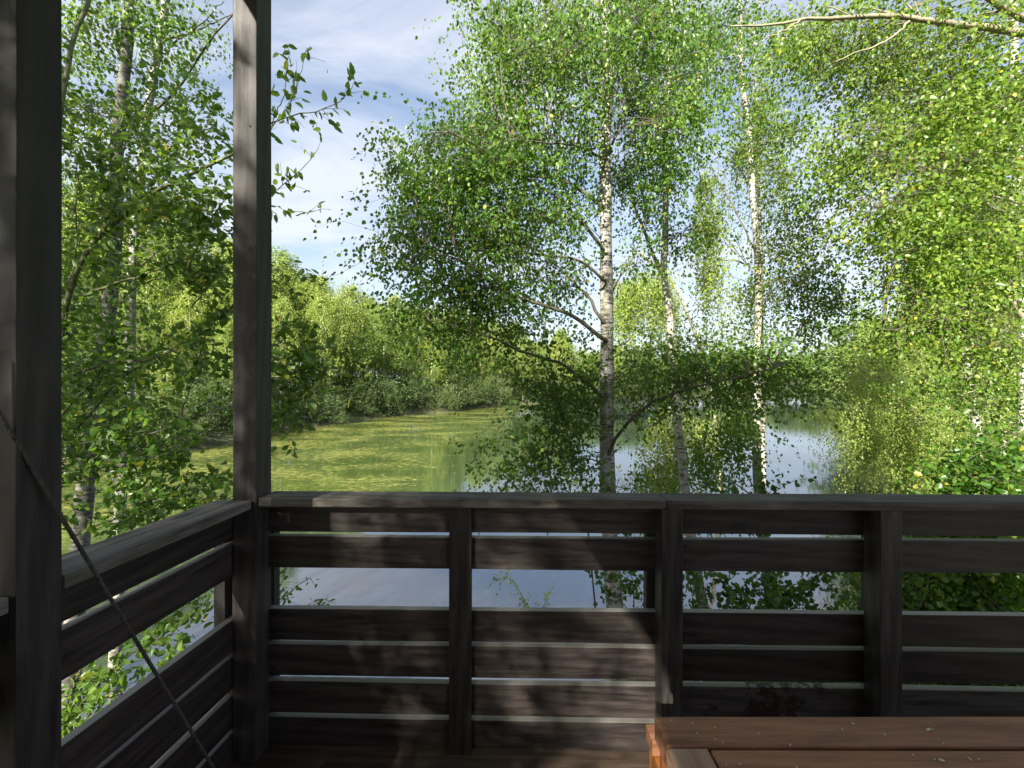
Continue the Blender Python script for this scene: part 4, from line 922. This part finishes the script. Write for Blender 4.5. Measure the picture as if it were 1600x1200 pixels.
for kind, cnt in (('birch', 5), ('round', 3), ('willow', 4)):
    PROTO[kind] = []
    for q in range(cnt):
        tm, cm, H = proto_tree(kind, 1000 + q * 17 + len(kind))
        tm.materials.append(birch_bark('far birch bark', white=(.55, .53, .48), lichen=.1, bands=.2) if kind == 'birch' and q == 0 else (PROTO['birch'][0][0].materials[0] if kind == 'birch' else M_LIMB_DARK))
        cm.materials.append({'birch': M_FAR_BIRCH, 'round': M_FAR_GREEN, 'willow': M_FAR_WILLOW}[kind])
        PROTO[kind].append((tm, cm, H))
fr_ = np.random.default_rng(77)
def far_tree(kind, x, y, h, label, cat, group, name, wide=1.0):
    tm, cm, H = PROTO[kind][fr_.integers(len(PROTO[kind]))]
    s = h / H
    o = empty(name, (x, y, gz(x, y)), fr_.uniform(0, 6.28)); o.scale = (s * wide, s * wide, s)
    tag(o, label, cat, group)
    link('trunk', tm, None, o); link('crown', cm, None, o)
    return o
LB = [('pale yellow-green birch in the sunlit wood across the water', 'tree', 'birches in the wood across the water', 'birch_tree'),
      ('rounded dark green tree among the pale birches across the water', 'tree', 'broadleaf trees in the wood across the water', 'broadleaf_tree'),
      ('grey-green willow bush at the waterline below the far wood', 'bush', 'willow bushes along the far shore', 'willow_bush')]
# candidates on land, thinned to a spacing
def scatter(n, xr, yr, dmin, dmax, space, taken):
    out_ = []
    xs = fr_.uniform(*xr, n); ys = fr_.uniform(*yr, n); sd = shore_dist(xs, ys)
    for x, y, s in zip(xs, ys, sd):
        if not (dmin < s < dmax): continue
        px = 800 + x / y * F
        if px < -60 or px > 1660: continue
        if all((x - a) ** 2 + (y - b_) ** 2 > space ** 2 for a, b_ in taken):
            taken.append((x, y)); out_.append((x, y, s))
    return out_
tk = []
for x, y, s in scatter(5000, (-42, 12), (17, 98), 2.2, 26, 3.0, tk):
    if y < 24 and x > -22: continue
    k = 0 if fr_.random() < .84 else 1
    h = fr_.uniform(9.5, 15.0) if k == 0 else fr_.uniform(8, 12)
    if y < 36: h *= .38 + .5 * max(0, y - 26) / 10
    far_tree('birch' if k == 0 else 'round', x, y, h, *LB[k], wide=fr_.uniform(.95, 1.3))
tk2 = []
for x, y, s in scatter(4000, (-40, 12), (17, 98), .1, 3.2, 2.2, tk2):
    far_tree('willow', x, y, fr_.uniform(2.6, 6.2), *LB[2], wide=fr_.uniform(.8, 1.15))
# far right shore
LV = ('low willow bush at the foot of the distant right shore', 'bush', 'willow bushes along the distant right shore', 'willow_bush')
for x, y, s in scatter(6000, (8, 140), (84, 150), -.3, 2.0, 3.4, []):
    far_tree('willow', x, y, fr_.uniform(2.5, 4.5), *LV, wide=fr_.uniform(1.2, 1.7))
LR = ('sunlit green tree on the distant shore right of the birches', 'tree', 'trees on the distant right shore', 'broadleaf_tree')
for x, y, s in scatter(3000, (10, 150), (88, 165), .8, 18, 5.5, []):
    far_tree('round' if fr_.random() < .6 else 'birch', x, y, fr_.uniform(9, 13.5), *LR, wide=fr_.uniform(1.1, 1.5))
LW = ('bright tree on the right bank behind the willow', 'tree', 'trees behind the willow on the right bank', 'broadleaf_tree')
for x, y, s in scatter(2500, (15, 75), (15, 80), 1.0, 14, 4.2, []):
    if x / y < .8: continue
    far_tree('birch' if fr_.random() < .6 else 'round', x, y, fr_.uniform(7, 11), *LW, wide=fr_.uniform(1.0, 1.4))

# ------------------------------------------------------------------ undergrowth on the near bank
r = np.random.default_rng(5); T = Tubes(); Lv = Leaves()
xs = r.uniform(-9, 13, 9000); ys = r.uniform(1.9, 12, 9000); sd = shore_dist(xs, ys)
k = (sd > .05) & (sd < 3.2) & (xs > -8); xs, ys = xs[k], ys[k]
keep = r.random(len(xs)) < np.clip((xs + 1) / 5, .12, .8); xs, ys = xs[keep], ys[keep]
st = np.stack([xs, ys, ground_h(xs, ys)], 1)
dr = unit(r, len(st)); dr[:, 2] = np.abs(dr[:, 2]) + .9; dr /= np.linalg.norm(dr, axis=1, keepdims=True)
sprays(r, T, Lv, st, dr, r.uniform(.2, .6, len(st)), .3, 8, .07, .1, .4, twig_frac=.3, wid=.5)
tag(link('undergrowth', Lv.mesh('undergrowth', np.zeros(3)), M_LEAF_SHRUB), 'low green ground cover on the bank below the railing', 'undergrowth', kind='stuff')
